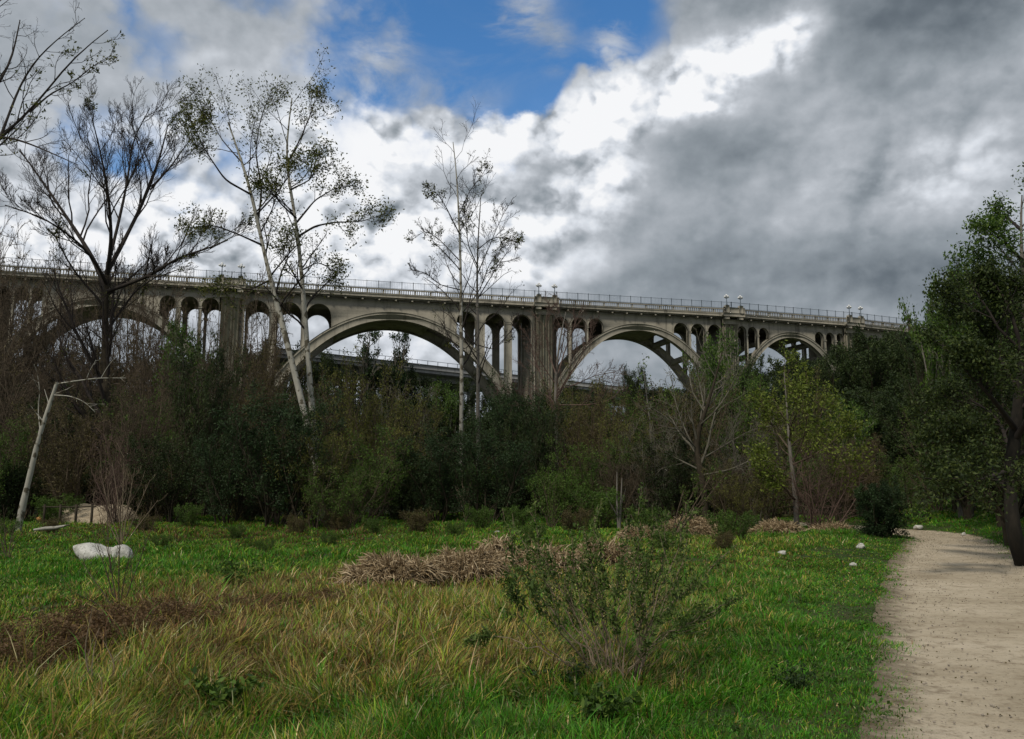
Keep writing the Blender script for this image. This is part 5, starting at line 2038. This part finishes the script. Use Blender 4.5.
def weed_plant(label, px, py, s, mat, seed, tall=.3, group=None, ls=.07):
    rng = np.random.default_rng(seed)
    x0, y0, z0 = gground(px, py)
    root = empty('weed_plant', (x0, y0, z0))
    tag(root, label, 'weed', group)
    n = 14
    a = rng.uniform(0, 2 * math.pi, n)
    P = []
    for q in a:
        l = rng.uniform(.3, 1) * s
        P.append(resample([(0, 0, -.02), (math.cos(q) * l * .4, math.sin(q) * l * .4, tall * rng.uniform(.4, .9)), (math.cos(q) * l, math.sin(q) * l, tall * rng.uniform(.5, 1.2))], 7))
    P = np.stack(P)
    b = Buf()
    b.tubes(P, np.tile(np.linspace(.005, .002, 7), (n, 1)), 3)
    b.build('stems', M['leaf_mid'], root)
    t = along(P, 26, rng, .25)
    l = Buf()
    l.leaves(t + rng.normal(size=t.shape) * .02, ls, rng, ratio=.5)
    l.build('leaves', M[mat], root)


def make_small_things():
    boulder('boulder', 'big white boulder lying in the grass, left and larger of two', 97, 560, 1.25, .48, .8, 3)
    boulder('boulder', 'smaller white boulder touching the right end of the big one', 121, 562, .58, .44, .5, 8)
    for k, (px, py, w, lab) in enumerate([(497, 534, .22, 'pale round stone in the grass above the straw mounds'), (861, 549, .26, 'white stone in the grass left of the path, below the round bush'),
                                         (853, 567, .16, 'small white stone in the grass left of the path, nearer the camera'), (964, 537, .2, 'small white stone in the grass right of the path'),
                                         (918, 531, .34, 'white stone where the path bends away'), (782, 556, .2, 'small pale stone in the dry grass left of the path'),
                                         (549, 517, .34, 'pale stone at the foot of the dark thicket at centre')]):
        boulder('stone', lab, px, py, w, w * .55, w * .8, 20 + k, sub=3, sink=.1)
    for a in [('left dome-shaped mound of bleached dead stalks, neatly rounded', 393, 584, 1.35, .46, 1.0, 1), ('low ragged straw mound right of the neatly rounded one', 462, 578, 1.3, .46, .9, 2),
              ('taller straw mound under the pale round stone', 497, 573, 1.0, .62, .8, 3),
              ('straw mound behind the left stalks of the foreground shrub', 545, 576, 1.2, .5, .9, 4),
              ('straw mound seen between the stalks of the foreground shrub', 606, 568, 1.3, .5, .9, 5), ('broad straw mound right of the foreground shrub', 690, 536, 2.0, .62, 1.1, 6),
              ('low long straw mound at the foot of the spreading bare tree', 640, 540, 1.1, .34, .8, 9),
              ('low straw mound under the yellow-green tree', 778, 535, 1.7, .40, 1.0, 7), ('small straw mound left of the round dark bush', 832, 533, 1.2, .26, .9, 8)]:
        straw_mound(*a)
    make_foreground_shrub()
    stick_shrub('bare_shrub', 'small leafless shrub of thin dark stems in front of the white boulders', (119, 614), [(80, 560), (92, 530), (98, 508), (121, 500), (132, 545), (155, 520), (108, 478), (70, 590), (142, 580)], 1, .010)
    stick_shrub('bare_shrub', 'pale thin stems fanning up behind the white boulders', (122, 545), [(100, 470), (112, 462), (124, 455), (135, 468), (150, 480), (158, 500), (92, 500)], 2, .016, 'bark_stub')
    stick_shrub('dead_stalk', 'dry pale forked stalk standing in the brown grass at left', (98, 694), [(92, 610), (96, 640), (103, 640)], 3, .009, 'bark_stub', .1, (2,))
    stick_shrub('bare_shrub', 'thin bare sprig in front of the dark bush right of the centre trees', (466, 522), [(458, 490), (462, 478), (470, 485), (476, 480)], 4, .012, 'bark_stub')
    stick_shrub('dead_stump', 'thin broken grey stump standing right of the reddish tree', (619, 532), [(617, 472), (622, 478)], 5, .06, 'bark_grey', .1, (2,), cat='stump', wob=.03)
    stick_shrub('leafy_shrub', 'upright light green shrub with pale tips behind the foreground shrub', (551, 530), [(540, 476), (548, 470), (556, 478), (562, 490), (535, 500), (570, 505)], 6, .012, 'twig_brown', .4, (5, 4), 'leaf_bright', leaf_k=6, leaf_size=.08)
    stick_shrub('bare_shrub', 'thin bare stems rising from the grass at the far left', (8, 560), [(-6, 520), (4, 512), (14, 525), (24, 530), (-14, 530)], 7, .014, 'twig_brown', .5, (5, 4))
    stick_shrub('leafy_shrub', 'vine-draped leaning branches left of the spreading bare tree', (672, 538), [(684, 490), (700, 478), (716, 468), (726, 474), (706, 492)], 8, .03, 'twig_brown', .4, (5, 4), 'leaf_bright', leaf_k=7, leaf_size=.075)
    weed_plant('broad dark green weed clump in the grass at lower left', 222, 716, .30, 'leaf_mid', 1)
    weed_plant('low bluish weed clump in the bright grass near the path', 800, 690, .32, 'leaf_blue', 2, .16, ls=.035)
    weed_plant('grey-green weed bush right of the foreground shrub', 690, 640, .42, 'leaf_mid', 3, .35, ls=.04)
    weed_plant('dark weed clump under the foreground shrub, left side', 560, 690, .35, 'leaf_blue', 4, .2, ls=.045)
    weed_plant('dark green weed clump at the bottom edge right of centre', 600, 728, .3, 'leaf_mid', 5, .25)
    weed_plant('leafy weed standing in the grass right of the boulders', 232, 590, .5, 'leaf_mid', 6, .5)
    # fence, dirt bank, log, unidentified orange object at the far left
    x, y, z = gpt(78, 33.5)
    b = Buf()
    V = []
    for i in range(13):
        for j in range(7):
            u = (i / 12 - .5) * 2
            w = j / 6
            V.append((x + u * 1.9, y + w * 2.2, gz(x + u * 1.9, y) - .1 + (.85 * math.sin(w * math.pi * .5)) * (1 - u ** 4) + .15 * vnoise(i * .7, j * .9)))
    I = np.arange(91).reshape(13, 7)
    b.add(V, quads=np.stack([I[:-1, :-1], I[1:, :-1], I[1:, 1:], I[:-1, 1:]], -1).reshape(-1, 4))
    tag(b.build('dirt_bank', M['path'], smooth=True), kind='structure')
    root = empty('wooden_fence', gpt(75, 32.5))
    tag(root, 'low dark rail fence in front of the tan dirt bank at far left', 'fence')
    for k in range(4):
        b = Buf()
        xx = -.95 + k * .62
        b.box((xx, 0, .42), .07, .07, .95)
        b.build('post', M['bark_dark'], root)
    b = Buf()
    b.tubes([(-1.05, 0, .80), (0, 0.005, .79), (1.05, 0, .81)], [.032, .032, .032], 6)
    b.build('rail', M['bark_dark'], root)
    x, y, z = gground(50, 534)
    b = Buf()
    b.tubes([(-.45, -.1, .05), (-.15, -.02, .09), (.15, .03, .11), (.5, .12, .19)], [.03, .055, .05, .02], 8)
    o = b.build('fallen_log', M['bark_white'], smooth=True)
    o.location = (x, y, z + .12)
    tag(o, 'short pale log lying in the grass left of the boulders', 'log')
    x, y, z = gground(40, 518)
    b = Buf()
    rng = np.random.default_rng(2)
    ico(b, (0, 0, .12), .13, rng, .2, 2, (1, 1, .85))  # rounded lump standing in for an orange object of unknown kind
    o = b.build('orange_object', M['orange'], smooth=True)
    o.location = (x, y, z + .15)
    tag(o, 'small pale orange object at the grass edge right of the leaning trunk', 'stone')
    # dark pole beside the right end of the bridge
    d = px_dir(910, 330)
    k = 150 / d.y
    root = empty('utility_pole', (d.x * k, 150, CAM_Z + d.z * k - 12))
    tag(root, 'short dark pole standing at the right end of the bridge', 'pole')
    b = Buf()
    b.tubes([(0, 0, 0), (0, 0, 6), (0, 0, 14.8)], [.35, .33, .30], 8)
    b.build('shaft', M['bark_dark'], root)
    b = Buf()
    b.box((0, -.36, 13.8), 2.2, .16, .2)
    b.build('crossarm', M['bark_dark'], root)


M['orange'] = plain_mat('pale_orange', (.62, .30, .12), .8)
M['rock_dull'] = plain_mat('dull_gravel', (.30, .26, .21), .9)
make_ground()
make_bridge()
make_lamps()
make_lower_bridge()
make_bare_big()
make_corner_tree()
make_twin_sycamores()
make_middle_pair()
make_leaning_stub()
make_red_tree()
make_pale_shrub_tree()
make_yellow_tree()
make_bright_tree()
make_right_oaks()
make_belt()
make_small_things()
make_grass()
make_ground_plants()
